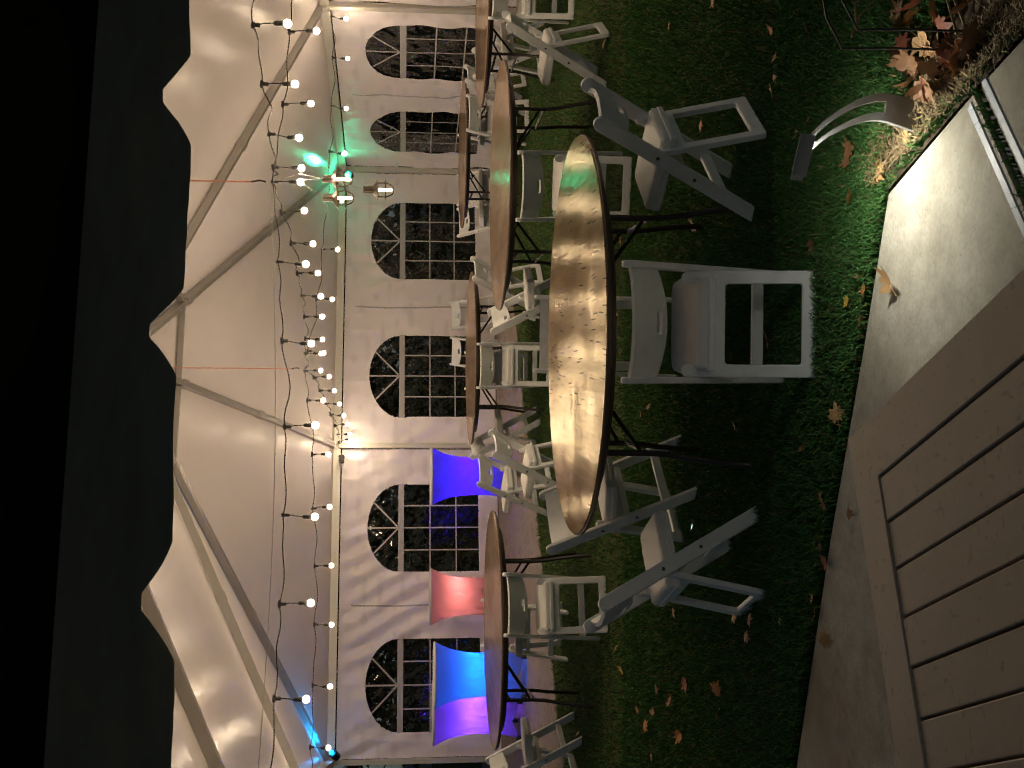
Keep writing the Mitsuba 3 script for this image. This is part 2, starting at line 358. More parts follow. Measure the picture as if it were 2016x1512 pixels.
far_pave = sg.Polygon([*wob, (12, 22), (-8, 22)]).buffer(-0.03)
def on_lawn(X, Y):
    p = shapely.points(X, Y)
    return ~(shapely.contains(near_slab, p) | shapely.contains(far_pave, p) | shapely.contains(bed_in, p))
parts = [grass(110000, on_lawn, 2.6, 4.6, 0.030, 0.060, 3), grass(90000, on_lawn, 4.6, 7.5, 0.030, 0.052, 1), grass(60000, on_lawn, 7.5, 14.5, 0.030, 0.050, 1)]
off, VV, FF, CC = 0, [], [], []
for v, f, c in parts: VV.append(v); FF.append(f + off); CC.append(c); off += len(v)
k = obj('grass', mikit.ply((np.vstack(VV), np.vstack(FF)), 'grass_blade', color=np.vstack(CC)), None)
labels[k] = {'label': 'short mown dark green grass of the lawn', 'category': 'grass', 'kind': 'stuff'}

# ------------------------------------------------------------------ tent frame and roof
XL, XR, YB, HE, HA, BAY = -0.765, 8.375, 17.33, 2.44, 4.633, 4.57
XM = (XL + XR) / 2; YR2, YR1 = YB - BAY, YB - 2 * BAY; YF = YB - 3 * BAY
tent = thing('frame_tent', 'large white hip roofed frame tent with grey metal rafters over the lawn', 'tent')
def groove(w, h):
    g = w * 0.14
    return sg.Polygon([(-w/2, -h/2), (-g, -h/2), (-g, -h/2 + g), (g, -h/2 + g), (g, -h/2), (w/2, -h/2), (w/2, h/2), (-w/2, h/2)])
raf, eav = groove(0.075, 0.085), groove(0.085, 0.11)
def cut(a, b, s0, s1):
    a, b = np.asarray(a, float), np.asarray(b, float); u = (b - a) / np.linalg.norm(b - a); return a + u * s0, b - u * s1
A2, A1 = (XM, YR2, HA), (XM, YR1, HA)
RL = [((XR, YB), A2), ((XM, YB), A2), ((XL, YB), A2), ((XR, YR2), A2), ((XL, YR2), A2), ((XR, YR1), A1), ((XL, YR1), A1), ((XR, YF), A1), ((XL, YF), A1)]
for (x, y), ap in RL:
    a, b = cut((x, y, HE + 0.03), (ap[0], ap[1], ap[2] - 0.02), 0.05, 0.06)
    r = obj('rafter', bar(a, b, raf), 'aluminium', tent)
    u = (b - a) / np.linalg.norm(b - a)
    for s in (0.42, 0.77):                                            # sleeve joints
        c = a + (b - a) * s
        obj('sleeve', bar(c - u * 0.05, c + u * 0.05, sg.box(-0.047, -0.052, 0.047, 0.052)), 'aluminium', r)
obj('ridge_beam', bar((XM, YR1 + .05, HA + .02), (XM, YR2 - .05, HA + .02), raf), 'aluminium', tent)
for s in (A1, A2):
    obj('crown_fitting', lathe([(0.0, -0.10), (0.10, -0.09), (0.11, 0.05), (0.0, 0.06)], 12), 'aluminium', tent, M=T().translate(list(s)))
t = 0.775
def on(a, ap): return np.array(a) * (1 - t) + np.array(ap) * t
q = {n: on((x, y, HE + .03), ap) for n, (x, y, ap) in dict(br=(XR, YB, A2), bm=(XM, YB, A2), bl=(XL, YB, A2), r2=(XR, YR2, A2), l2=(XL, YR2, A2)).items()}
for a, b in (('br', 'bm'), ('bm', 'bl'), ('br', 'r2'), ('bl', 'l2')):
    obj('purlin', bar(*cut(q[a], q[b], 0.05, 0.05), groove(0.06, 0.06)), 'aluminium', tent)
for a, b in (((XL, YB), (XM, YB)), ((XM, YB), (XR, YB)), ((XR, YB), (XR, YR2)), ((XR, YR2), (XR, YR1)), ((XL, YB), (XL, YR2)), ((XL, YR2), (XL, YR1)), ((XR, YR1), (XR, YF)), ((XL, YR1), (XL, YF))):
    obj('eave_beam', bar(*cut((*a, HE), (*b, HE), 0.06, 0.06), eav), 'eave_metal', tent)
post = groove(0.075, 0.075)
for x, y in ((XL, YB), (XM, YB), (XR, YB), (XR, YR2), (XL, YR2), (XR, YR1), (XL, YR1)):
    p = obj('post', bar((x, y, float(gz(x, y)) + 0.012), (x, y, HE - 0.03), post, up=(0, 1, 0)), 'eave_metal', tent)
    obj('base_plate', box(x, y, float(gz(x, y)) + 0.009, 0.2, 0.2, 0.012), 'aluminium', p)
    obj('corner_fitting', box(x, y, HE + 0.012, 0.13, 0.13, 0.09, b=0.01), 'aluminium', tent)
def roof_panel(corners, seed):
    c = [np.array(x, float) for x in corners]
    nrm = np.cross(c[1] - c[0], c[-1] - c[0]); nrm /= np.linalg.norm(nrm); nrm = nrm * np.sign(nrm[2])
    o = c[0]; ux = (c[1] - c[0]) / np.linalg.norm(c[1] - c[0]); uy = np.cross(nrm, ux)
    poly = sg.Polygon([((p - o) @ ux, (p - o) @ uy) for p in c])
    P, F = clip_grid(poly, 0.12, 0.12)
    edge = shapely.distance(poly.exterior, shapely.points(P))
    n = meshkit.fbm(np.c_[P * 0.9, np.full(len(P), seed * 3.1)], 4, seed) - 0.5
    lift = 0.065 - 0.03 * np.clip(edge / 1.2, 0, 1) + 0.014 * n * np.clip(edge / 0.4, 0, 1)
    V = o + P[:, :1] * ux + P[:, 1:] * uy + nrm * lift[:, None]
    return trimesh.Trimesh(V, F, process=False)
cR, cL, rA, lA, rB, lB = (XR, YB, HE), (XL, YB, HE), (XR, YR2, HE), (XL, YR2, HE), (XR, YR1, HE), (XL, YR1, HE)
for i, c in enumerate(([cL, cR, A2], [cR, rA, A2], [rA, rB, A1, A2], [lA, cL, A2], [lB, lA, A2, A1], [(XL, YF, HE), lB, A1], [rB, (XR, YF, HE), A1], [(XR, YF, HE), (XL, YF, HE), A1])):
    obj('roof_panel', roof_panel(c, i + 1), 'roof_vinyl', tent, smooth=True)

# ------------------------------------------------------------------ side walls with arched windows
def arch(x, w, z0, zs, z1, n=18):
    a = np.linspace(0, PI, n)
    return sg.Polygon([(x - w / 2, z0), (x + w / 2, z0), *[(x + w / 2 * math.cos(t), zs + (z1 - zs) * math.sin(t)) for t in a]])
def sidewall(label, o, d, nrm, L, wins, seed, z0=0.02, z1=2.37, sag=0.02):
    """A wall panel from o along d; nrm points into the tent."""
    o, d, nrm = np.array([*o, 0.0]), np.array([*d, 0.0]), np.array([*nrm, 0.0])
    w_ = thing('sidewall', label, 'tent wall', 'tent side walls')
    holes = [arch(x, 1.33, 0.30, 1.50, 1.985) for x in wins]
    poly = sg.box(0.045, z0, L - 0.045, z1).difference(unary_union([h.buffer(-0.012) for h in holes])) if wins else sg.box(0.045, z0, L - 0.045, z1)
    P, F = clip_grid(poly, 0.035, 0.04)
    r = np.random.default_rng(seed)
    def disp(P):
        x, z = P[:, 0], P[:, 1]
        s = 0.060 * (meshkit.fbm(np.c_[x * 1.1, z * 0.9, x * 0 + seed], 3, seed) - 0.5)
        s += 0.050 * (meshkit.fbm(np.c_[x * 3.2 + z * 1.5, z * 2.4 - x, x * 0 + seed + 9], 3, seed + 5) - 0.5)
        for k in range(int(L / 0.37) + 1):                            # fold lines
            x0 = k * 0.37 + 0.1 * math.sin(k * 2.3 + seed)
            s += (0.006 + 0.012 * meshkit.noise(np.c_[z * 1.3, x * 0 + k, x * 0 + seed], k)) * np.exp(-np.abs(x - x0 - 0.02 * np.sin(z * 3 + k)) / 0.035)
        for zz in (0.75, 1.62, 2.1): s += 0.007 * np.exp(-np.abs(z - zz - 0.01 * np.sin(x * 2)) / 0.02)
        g = r_g[np.clip((x / L * 39).astype(int), 0, 39)]
        s += 0.018 * np.sin(x * 21 + 5 * np.sin(z * 1.9 + seed) + z * 3) * meshkit.noise(np.c_[x * 1.3, z * 1.6, x * 0 + seed], seed + 2) ** 2 * 1.6
        return s * np.clip((z1 - z) / 0.12, 0.1, 1)
    r_g = r.random(40)
    def lift(P, e=0.0):
        s = disp(P) + e - 0.05
        return o + P[:, :1] * d + nrm * s[:, None] + np.c_[P * 0, P[:, 1]]
    obj('fabric', trimesh.Trimesh(lift(P), F, process=False), 'wall_vinyl', w_, smooth=True)
    if wins:
        xm = (wins[0] + wins[1]) / 2; Q, Fs = clip_grid(sg.box(xm - 0.012, 0.05, xm + 0.012, 2.2), 0.012, 0.04)
        obj('zip_seam', trimesh.Trimesh(lift(Q + np.c_[0.012 * np.sin(Q[:, 1] * 3), 0 * Q[:, 1]], 0.006), Fs, process=False), 'window_tape', w_, smooth=True)
    for x, h in zip(wins, holes):
        n = numbered(w_ + '__window')
        Pp, Fp = clip_grid(h, 0.022, 0.022)
        wr = lambda Q: 0.011 * (meshkit.fbm(np.c_[Q[:, 0] * 4 + Q[:, 1] * 3, Q[:, 1] * 4 - Q[:, 0] * 2, Q[:, 0] * 0 + x], 4, seed + 11) - 0.5) * 2 + 0.007 * (meshkit.noise(np.c_[Q[:, 0] * 17 + Q[:, 1] * 10, Q[:, 1] * 6, Q[:, 0] * 0 + x], seed + 21) - 0.5)
        flat = lambda Q, e: lift(Q, e) * 0 + (o + Q[:, :1] * d + nrm * ((wr(Q) + e - 0.056) * 1.0)[:, None] + np.c_[Q * 0, Q[:, 1]])
        obj('pane', trimesh.Trimesh(flat(Pp, 0.0), Fp, process=False), 'clear_vinyl', n, smooth=True)
        def strip(poly, nm):
            g = poly.intersection(h)
            Q, Fs = clip_grid(g, 0.03, 0.03)
            obj(nm, solid_sheet(Q, Fs, lambda q, e: flat(q, e + 0.004), 0.003), 'window_tape', n, smooth=False)
        strip(sg.box(x - 0.7, 1.43, x + 0.7, 1.515), 'cross_bar')
        for xx in (-0.332, 0.0, 0.332): strip(sg.box(x + xx - 0.010, 0.29, x + xx + 0.010, 1.4285), 'muntin')
        for zz in (0.65, 1.04):
            for a, b in ((-0.68, -0.3425), (-0.3215, -0.0105), (0.0105, 0.3215), (0.3425, 0.68)): strip(sg.box(x + a, zz - 0.009, x + b, zz + 0.009), 'muntin')
        strip(sg.box(x - 0.012, 1.5165, x + 0.012, 2.0), 'muntin')
        for s in (-1, 1):
            strip(sg.LineString([(x + s * 0.02, 1.528), (x + s * 0.60, 1.528 + 0.56)]).buffer(0.012).intersection(sg.box(x + (0.0135 if s > 0 else -1), 1.5165, x + (1 if s > 0 else -0.0135), 2.2)), 'muntin')
    return w_
sidewall('far white tent wall left of the middle post, with the windows behind the glowing tables', (XL, YB), (1, 0), (0, -1), BAY, [0.28 - XL, 2.56 - XL], 3)
sidewall('far white tent wall right of the middle post with two dark windows', (XM, YB), (1, 0), (0, -1), BAY, [4.92 - XM, 7.165 - XM], 4)
sidewall('right hand white tent wall seen aslant with two narrow looking arched windows', (XR, YR2), (0, 1), (-1, 0), BAY, [13.86 - YR2, 16.12 - YR2], 5)
sidewall('nearest piece of the right hand tent wall, only its edge showing', (XR, YR1), (0, 1), (-1, 0), BAY, [], 6)

# bushes outside that show through the clear windows
def bush(x, y, r, h, seed):
    rr = np.random.default_rng(seed); n = 4200
    u = rr.normal(size=(n, 3)); u /= np.linalg.norm(u, axis=1, keepdims=True)
    c = u * (rr.random((n, 1)) ** 0.4) * [r, r * 0.7, h / 2] + [x, y, h / 2 + 0.05]
    c += 0.25 * (meshkit.noise(c * 2.1, seed)[:, None] - 0.5) * u
    a, b = rr.normal(size=(n, 3)), rr.normal(size=(n, 3)); a /= np.linalg.norm(a, axis=1, keepdims=True); b = np.cross(a, b); b /= np.linalg.norm(b, axis=1, keepdims=True)
    L = 0.06 + 0.08 * rr.random((n, 1))
    V = np.stack([c - a * L, c + b * L * 0.4, c + a * L, c - b * L * 0.4], 1).reshape(-1, 3)
    F = (np.array([[0, 1, 2], [0, 2, 3]])[None] + np.arange(n)[:, None, None] * 4).reshape(-1, 3)
    return trimesh.Trimesh(V, F, process=False)
for i, (x, y, r, h, lab) in enumerate(((0.4, 19.0, 1.35, 3.6, 'dark leafy bush outside the window behind the light blue glowing table'), (2.5, 19.2, 1.35, 3.5, 'dark leafy bush outside the window between the deep blue and pink glowing tables'),
                                       (4.9, 19.0, 1.4, 3.6, 'dark leafy bush outside the far window just right of the middle tent post'), (7.4, 19.2, 1.4, 3.5, 'dark leafy bush outside the far window nearest the tent corner'),
                                       (11.0, 17.6, 1.4, 3.5, 'dark leafy bush outside the right wall window next to the corner'), (11.2, 20.6, 1.5, 3.6, 'dark leafy bush outside beyond the tent corner'), (10.4, 15.0, 1.2, 3.4, 'dark leafy bush outside the right wall window nearer to us'))):
    b = thing('bush', lab, 'bush', 'bushes outside the tent windows')
    obj('foliage', bush(x, y, r, h, 40 + i), 'bush_leaf', b, smooth=False)
    for k in range(3): obj('stem', tube([(x + 0.1 * k - .1, y, -0.02), (x + 0.25 * k - .25, y + .05, 0.5), (x + 0.5 * k - .5, y, 1.2)], [0.02, 0.015, 0.008], 6), 'bark', b)

# ------------------------------------------------------------------ string lights
BULB = (1.0, 0.78, 0.51)
BULB_L = 295.0
sock = lathe([(0.0, 0.0), (0.011, 0.0), (0.014, -0.015), (0.016, -0.05), (0.013, -0.062), (0.0, -0.062)], 10)
sock_d = mikit.ply(sock, 'black_plastic', smooth=30)
hub_d = mikit.ply(cat([box(0, 0, 0, 0.05, 0.02, 0.022, b=0.004), box(0, 0, -0.02, 0.018, 0.018, 0.05, b=0.003)]), 'black_plastic', smooth=30)
def string_light(label, nodes, ends, wire=None, seed=0, drop=0.10, skip=()):
    r = np.random.default_rng(seed + 100)
    s = thing('string_light', label, 'string light', 'string lights under the tent roof')
    pts = [np.array(p, float) for p in ([ends[0]] if ends[0] is not None else []) + list(nodes) + ([ends[1]] if ends[1] is not None else [])]
    P = []
    for a, b in zip(pts[:-1], pts[1:]):
        ph, am = r.random() * 6, 0.014 + 0.018 * r.random()
        for u in np.linspace(0, 1, 9)[:-1]:
            w = math.sin(PI * u)
            P.append(a * (1 - u) + b * u + np.array([0, 0, -0.022]) * w + np.array([am * math.sin(ph + 5 * u), am * 0.6 * math.cos(ph + 4 * u), am * math.sin(ph + 6.0 * u)]) * w)
    P.append(pts[-1])
    obj('cable', tube(P, 0.0046, 6), 'black_cable', s)
    if wire: obj('support_wire', tube([wire[0] + (np.array(wire[1]) - wire[0]) * u + np.array([0, 0, -wire[2]]) * math.sin(PI * u) for u in np.linspace(0, 1, 15)], 0.0028, 5), 'wire_steel', s)
    for i, n in enumerate(nodes):
        if i in skip: continue
        n = np.array(n); tilt = r.normal(size=2) * 0.012
        obj('connector', dict(hub_d), None, s, M=T().translate(n.tolist()).rotate([0, 0, 1], float(r.random() * 180)))
        e = n + np.array([tilt[0], tilt[1], -drop * (0.95 + 0.1 * r.random())])
        obj('drop_cord', tube([n - [0, 0, .03], (n + e) / 2 + [0.004, 0, 0], e], 0.004, 5), 'black_cable', s)
        obj('socket', dict(sock_d), None, s, M=T().translate(e.tolist()))
        scene[numbered(s + '__bulb')] = {'type': 'sphere', 'center': (e + [0, 0, -0.062 - 0.020]).tolist(), 'radius': 0.0245,
            'bsdf': {'type': 'diffuse', 'reflectance': rgb(0.3, 0.3, 0.3)}, 'emitter': emit(*(np.array(BULB) * (0.9 + 0.2 * r.random())), BULB_L)}
    return s
N1, N2 = np.array([3.81, 8.13, 2.43]), np.array([3.70, 12.80, 2.56])
string_light('nearest string of warm bulbs, widest spaced, from the first rope to the left', [(3.81, 8.13, 2.43), (3.17, 8.13, 2.37), (2.56, 8.13, 2.32), (1.92, 8.13, 2.28), (1.29, 8.13, 2.27), (0.68, 8.13, 2.275), (0.06, 8.13, 2.29)], (None, (XL, YR1, 2.36)),
             wire=(N1 + [0, 0, .012], np.array([XL, YR1, 2.40]), 0.08), seed=1, drop=0.13)
string_light('string of bulbs running from the first rope across to the right tent side', [(3.93, 8.13, 2.43), (4.46, 8.13, 2.375), (5.09, 8.13, 2.345), (5.7, 8.13, 2.32), (6.3, 8.13, 2.31), (6.9, 8.13, 2.32), (7.5, 8.13, 2.34)], (N1, (XR, YR1, 2.40)), seed=2, drop=0.13)
string_light('string of bulbs coming from the first rope towards the front of the tent', [(3.885, 7.51, 2.39), (3.94, 6.92, 2.375), (3.99, 6.31, 2.36), (4.03, 5.7, 2.37), (4.07, 5.1, 2.38), (4.1, 4.5, 2.40)], (N1, (4.2, YF, 2.44)), seed=3, drop=0.13)
string_light('string of bulbs along the tent ridge line between the two hanging ropes', [(3.80, 8.67, 2.42), (3.80, 9.31, 2.40), (3.80, 10.02, 2.41), (3.80, 10.62, 2.42), (3.80, 11.25, 2.445), (3.79, 11.95, 2.49), (3.76, 12.4, 2.53)], (N1, N2), seed=4)
string_light('far string of bulbs from the second rope to the right side post', [(3.90, 12.76, 2.53), (4.52, 12.76, 2.45), (5.14, 12.76, 2.40), (5.76, 12.76, 2.36), (6.39, 12.76, 2.34), (7.0, 12.76, 2.33), (7.65, 12.76, 2.33), (8.22, 12.76, 2.36)], (N2, (XR, YR2, 2.40)), seed=5)
string_light('far string of bulbs from the second rope to the left side post', [(3.66, 12.76, 2.56), (3.32, 12.76, 2.52), (2.70, 12.76, 2.45), (2.10, 12.76, 2.43), (1.47, 12.76, 2.39), (0.85, 12.76, 2.38), (0.22, 12.76, 2.38), (-0.40, 12.76, 2.39)], (None, (XL, YR2, 2.40)), seed=6)
string_light('short receding string of bulbs from the second rope to the middle post', [(3.81, 13.55, 2.52), (3.81, 14.15, 2.49), (3.81, 14.8, 2.46), (3.81, 15.4, 2.43), (3.81, 16.05, 2.41), (3.81, 16.6, 2.40), (3.81, 17.1, 2.41)], (N2, (XM, YB - .06, 2.42)), seed=7)
for (a, b, lab) in (((XM, 8.14, HA - 0.10), N1 + [0, 0, 0.05], 'orange hanging rope beside the caged pendant lamps'), ((XM - .1, 12.80, HA - 0.10), N2 + [0, 0, 0.05], 'orange hanging rope farther back under the roof peak')):
    r_ = thing('hanging_rope', lab, 'rope', 'ropes that hold up the string lights')
    b = np.array(b); m = b * 0.95 + np.array(a) * 0.05
    obj('cord', tube([a, (np.array(a) + m) / 2, m], 0.006, 6), 'rope_fibre', r_)
    obj('hook', tube([m, m * 0.4 + b * 0.6 + [0.012, 0, 0], b], 0.007, 6), 'dark_metal', r_)

# ------------------------------------------------------------------ caged pendant lamps
def pendant(label, x, y, ztop, zhang):
    p = thing('pendant_lamp', label, 'pendant lamp', 'caged pendant lamps')
    c = lambda z: (x, y, z)
    obj('cord', tube([(N1[0], N1[1], N1[2] - .03), (N1[0] * .6 + x * .4 + .06, N1[1] * .6 + y * .4, (zhang + ztop) / 2 + .06), (x, y, ztop)], 0.0022, 5), 'wire_steel', p)
    obj('cap', lathe([(0.0, 0.0), (0.028, 0.0), (0.03, -0.07), (0.0, -0.07)], 14), 'brass_cap', p, M=T().translate([x, y, ztop]))
    obj('shade', lathe([(0.022, -0.065), (0.045, -0.085), (0.075, -0.105), (0.078, -0.112), (0.045, -0.095), (0.02, -0.075)], 20), 'brass_cap', p, M=T().translate([x, y, ztop]))
    z0 = ztop - 0.112
    for k in range(4):
        a = k * PI / 2 + 0.4
        pr = [(0.073 * math.sin(s) ** 0.8 if s < 3.1 else 0.004, -0.115 * (1 - math.cos(s)) / 1.35) for s in np.linspace(1.2, PI, 12)]
        z_ = pr[0][1]
        obj('cage_wire', tube([(x + rr * math.cos(a), y + rr * math.sin(a), z0 + zz - z_) for rr, zz in pr], 0.0035, 6), 'dark_metal', p)
    obj('cage_ring', tube([(x + 0.074 * math.cos(a), y + 0.074 * math.sin(a), z0 - 0.055) for a in np.linspace(0, 2 * PI, 25)], 0.0035, 6, False), 'dark_metal', p)
    bulb = lathe([(0.0, -0.113), (0.006, -0.112), (0.013, -0.10), (0.013, -0.006), (0.006, 0.0)], 12)
    obj('bulb', bulb, {'type': 'diffuse', 'reflectance': rgb(.3, .3, .3)}, p, M=T().translate([x, y, ztop - 0.105]), emitter=emit(1.0, 0.74, 0.34, 9.0))
pendant('upper caged pendant lamp, the one beside the green light', 3.83, 8.10, 2.06, 2.3)
pendant('upper caged pendant lamp, the one hanging close to a string bulb', 3.69, 8.13, 2.05, 2.3)
pendant('lowest caged pendant lamp, hanging alone with its round wire cage', 3.75, 8.10, 1.75, 2.2)

# ------------------------------------------------------------------ coloured spot lamps in the tent corners
def corner_lamp(label, p, aim, col, power, lens, cutoff):
    k = thing('corner_spotlight', label, 'spotlight', 'small spotlights at the tent corners')
    p = np.array(p); d = np.array(aim, float); d /= np.linalg.norm(d)
    M = frame_to(p, np.cross(d, [0.3, 0.2, 1]), np.cross(d, np.cross(d, [0.3, 0.2, 1])));
    M[:3, 2] = d
    if np.linalg.det(M[:3, :3]) < 0: M[:3, 0] *= -1
    obj('housing', lathe([(0.0, -0.12), (0.055, -0.11), (0.062, -0.02), (0.066, 0.0), (0.056, 0.0), (0.05, -0.012), (0.0, -0.012)], 18), 'black_plastic', k, M=M)
    obj('bracket', tube([p - [0, 0, .02], p + [0, 0.09, 0.02], p + [0, 0.16, 0.05]], 0.012, 6), 'black_plastic', k)
    cd = CAM - p; cd /= np.linalg.norm(cd)
    ln = trimesh.creation.icosphere(2, 0.032)
    obj('lens', ln, {'type': 'diffuse', 'reflectance': rgb(.3, .3, .3)}, k, M=T().translate((p + d * 0.02).tolist()), emitter=emit(*col, lens, 3.0))
    scene[k + '_beam'] = {'type': 'spot', 'to_world': T().look_at(origin=(p + d * 0.075).tolist(), target=(p + d).tolist(), up=[0.31, 0.2, 0.9]), 'intensity': rgb(*(np.array(col) * power * KL)), 'cutoff_angle': cutoff, 'beam_width': cutoff * 0.3, 'sampling_weight': 4.0}
corner_lamp('small spotlight shining green at the far right tent corner', (8.12, 17.0, 2.34), (-0.37, -1.30, 0.52), (0.03, 1.0, 0.45), 22.0, 150.0, 5.0)
corner_lamp('small spotlight shining bright blue at the far left tent corner', (-0.62, 17.0, 2.40), (0.50, -0.45, 0.55), (0.0, 0.36, 1.0), 4.2, 25.0, 45)
# the light show's narrow beams that dot the lawn
SRC = np.array([3.55, 17.0, 2.34])
pj = thing('beam_projector', 'small black box projecting light dots, under the eave beside the middle post', 'projector')
obj('housing', box(*(SRC + [0, .10, .02]), 0.10, 0.13, 0.08, b=0.008), 'black_plastic', pj)
obj('bracket', box(SRC[0], SRC[1] + 0.25, SRC[2] + 0.02, 0.04, 0.15, 0.03), 'black_plastic', pj)
for i, (x, y) in enumerate([(1.56, 5.78), (1.50, 5.80), (1.43, 5.48), (1.14, 5.76), (1.03, 5.5), (0.81, 5.62), (0.62, 5.52), (0.43, 5.53), (0.19, 5.52), (-0.06, 5.42)]):
    tg = np.array([x, y, float(gz(x, y)) + 0.02])
    scene[f'projector_ray_{i:02d}'] = {'type': 'spot', 'to_world': T().look_at(origin=SRC.tolist(), target=tg.tolist(), up=[0.3, 0.2, 1]), 'intensity': rgb(1500 * KL, 3600 * KL, 3300 * KL), 'cutoff_angle': 0.085, 'beam_width': 0.05, 'sampling_weight': 3.5}

# ------------------------------------------------------------------ glowing cocktail tables
def cocktail(label, x, y, rot, col, power, zl=0.62):
    k = thing('cocktail_table', label, 'cocktail table', 'glowing cocktail tables under stretch covers')
    prof = np.array([(0.382, 1.045), (0.360, 1.00), (0.335, 0.95), (0.305, 0.88), (0.280, 0.79), (0.262, 0.68), (0.252, 0.56), (0.249, 0.44), (0.254, 0.32), (0.266, 0.20), (0.285, 0.10), (0.30, 0.045)])
    n = 64; a = np.arange(n) * 2 * PI / n; R, Z = [], []
    for r, z in prof:
        lobe = np.clip((0.45 - z) / 0.42, 0, 1) ** 1.5
        c4 = np.abs(np.cos(2 * a)) ** 1.0
        up = 0.085 * lobe ** 1.4 * (1 - c4 ** 0.8)
        R.append(r * (1 + lobe * (0.16 * c4 ** 2 - 0.10))); Z.append(z + up)
    R, Z = np.array(R), np.array(Z)
    V = np.stack([R * np.cos(a), R * np.sin(a), Z], -1).reshape(-1, 3); F = []
    for i in range(len(prof) - 1):
        for j in range(n):
            p, q = i * n + j, i * n + (j + 1) % n
            F += [[p, q, q + n], [p, q + n, p + n]]
    M = T().translate([x, y, 0.012]).rotate([0, 0, 1], rot)
    obj('cover', trimesh.Trimesh(V, np.array(F), process=False), 'spandex', k, smooth=True, M=M)
    obj('table_top', lathe([(0.0, 1.066), (0.380, 1.066), (0.386, 1.058), (0.386, 1.046), (0.38, 1.042), (0.0, 1.042)], 48), 'cloth_rim', k, M=M)
    obj('pole', lathe([(0.03, 0.12), (0.03, 1.04)], 12), 'aluminium', k, M=M)
    for j in range(4):
        q = j * PI / 2
        obj('foot', lathe([(0.0, 0.06), (0.022, 0.058), (0.028, 0.03), (0.026, -0.006), (0.0, -0.006)], 12), 'black_plastic', k, M=M @ T().translate([0.325 * math.cos(q), 0.325 * math.sin(q), 0]))
    scene[k + '_lamp_light'] = {'type': 'point', 'position': [x + 0.06, y - 0.06, zl], 'intensity': rgb(*(np.array(col) * power * KL)), 'sampling_weight': 3.0}
    return k
cocktail('cocktail table glowing violet, behind and beside the light blue one', -0.10, 14.65, 20, (0.17, 0.045, 1.0), 2.3, 0.6)
cocktail('cocktail table glowing light blue', 0.33, 14.02, 35, (0.0, 0.125, 1.0), 2.0, 0.6)
cocktail('cocktail table glowing salmon pink', 1.42, 16.04, 10, (1.0, 0.23, 0.17), 0.80, 0.72)
cocktail('cocktail table glowing deep blue by the middle tent post', 2.94, 15.31, 50, (0.02, 0.0, 1.0), 2.9, 0.6)

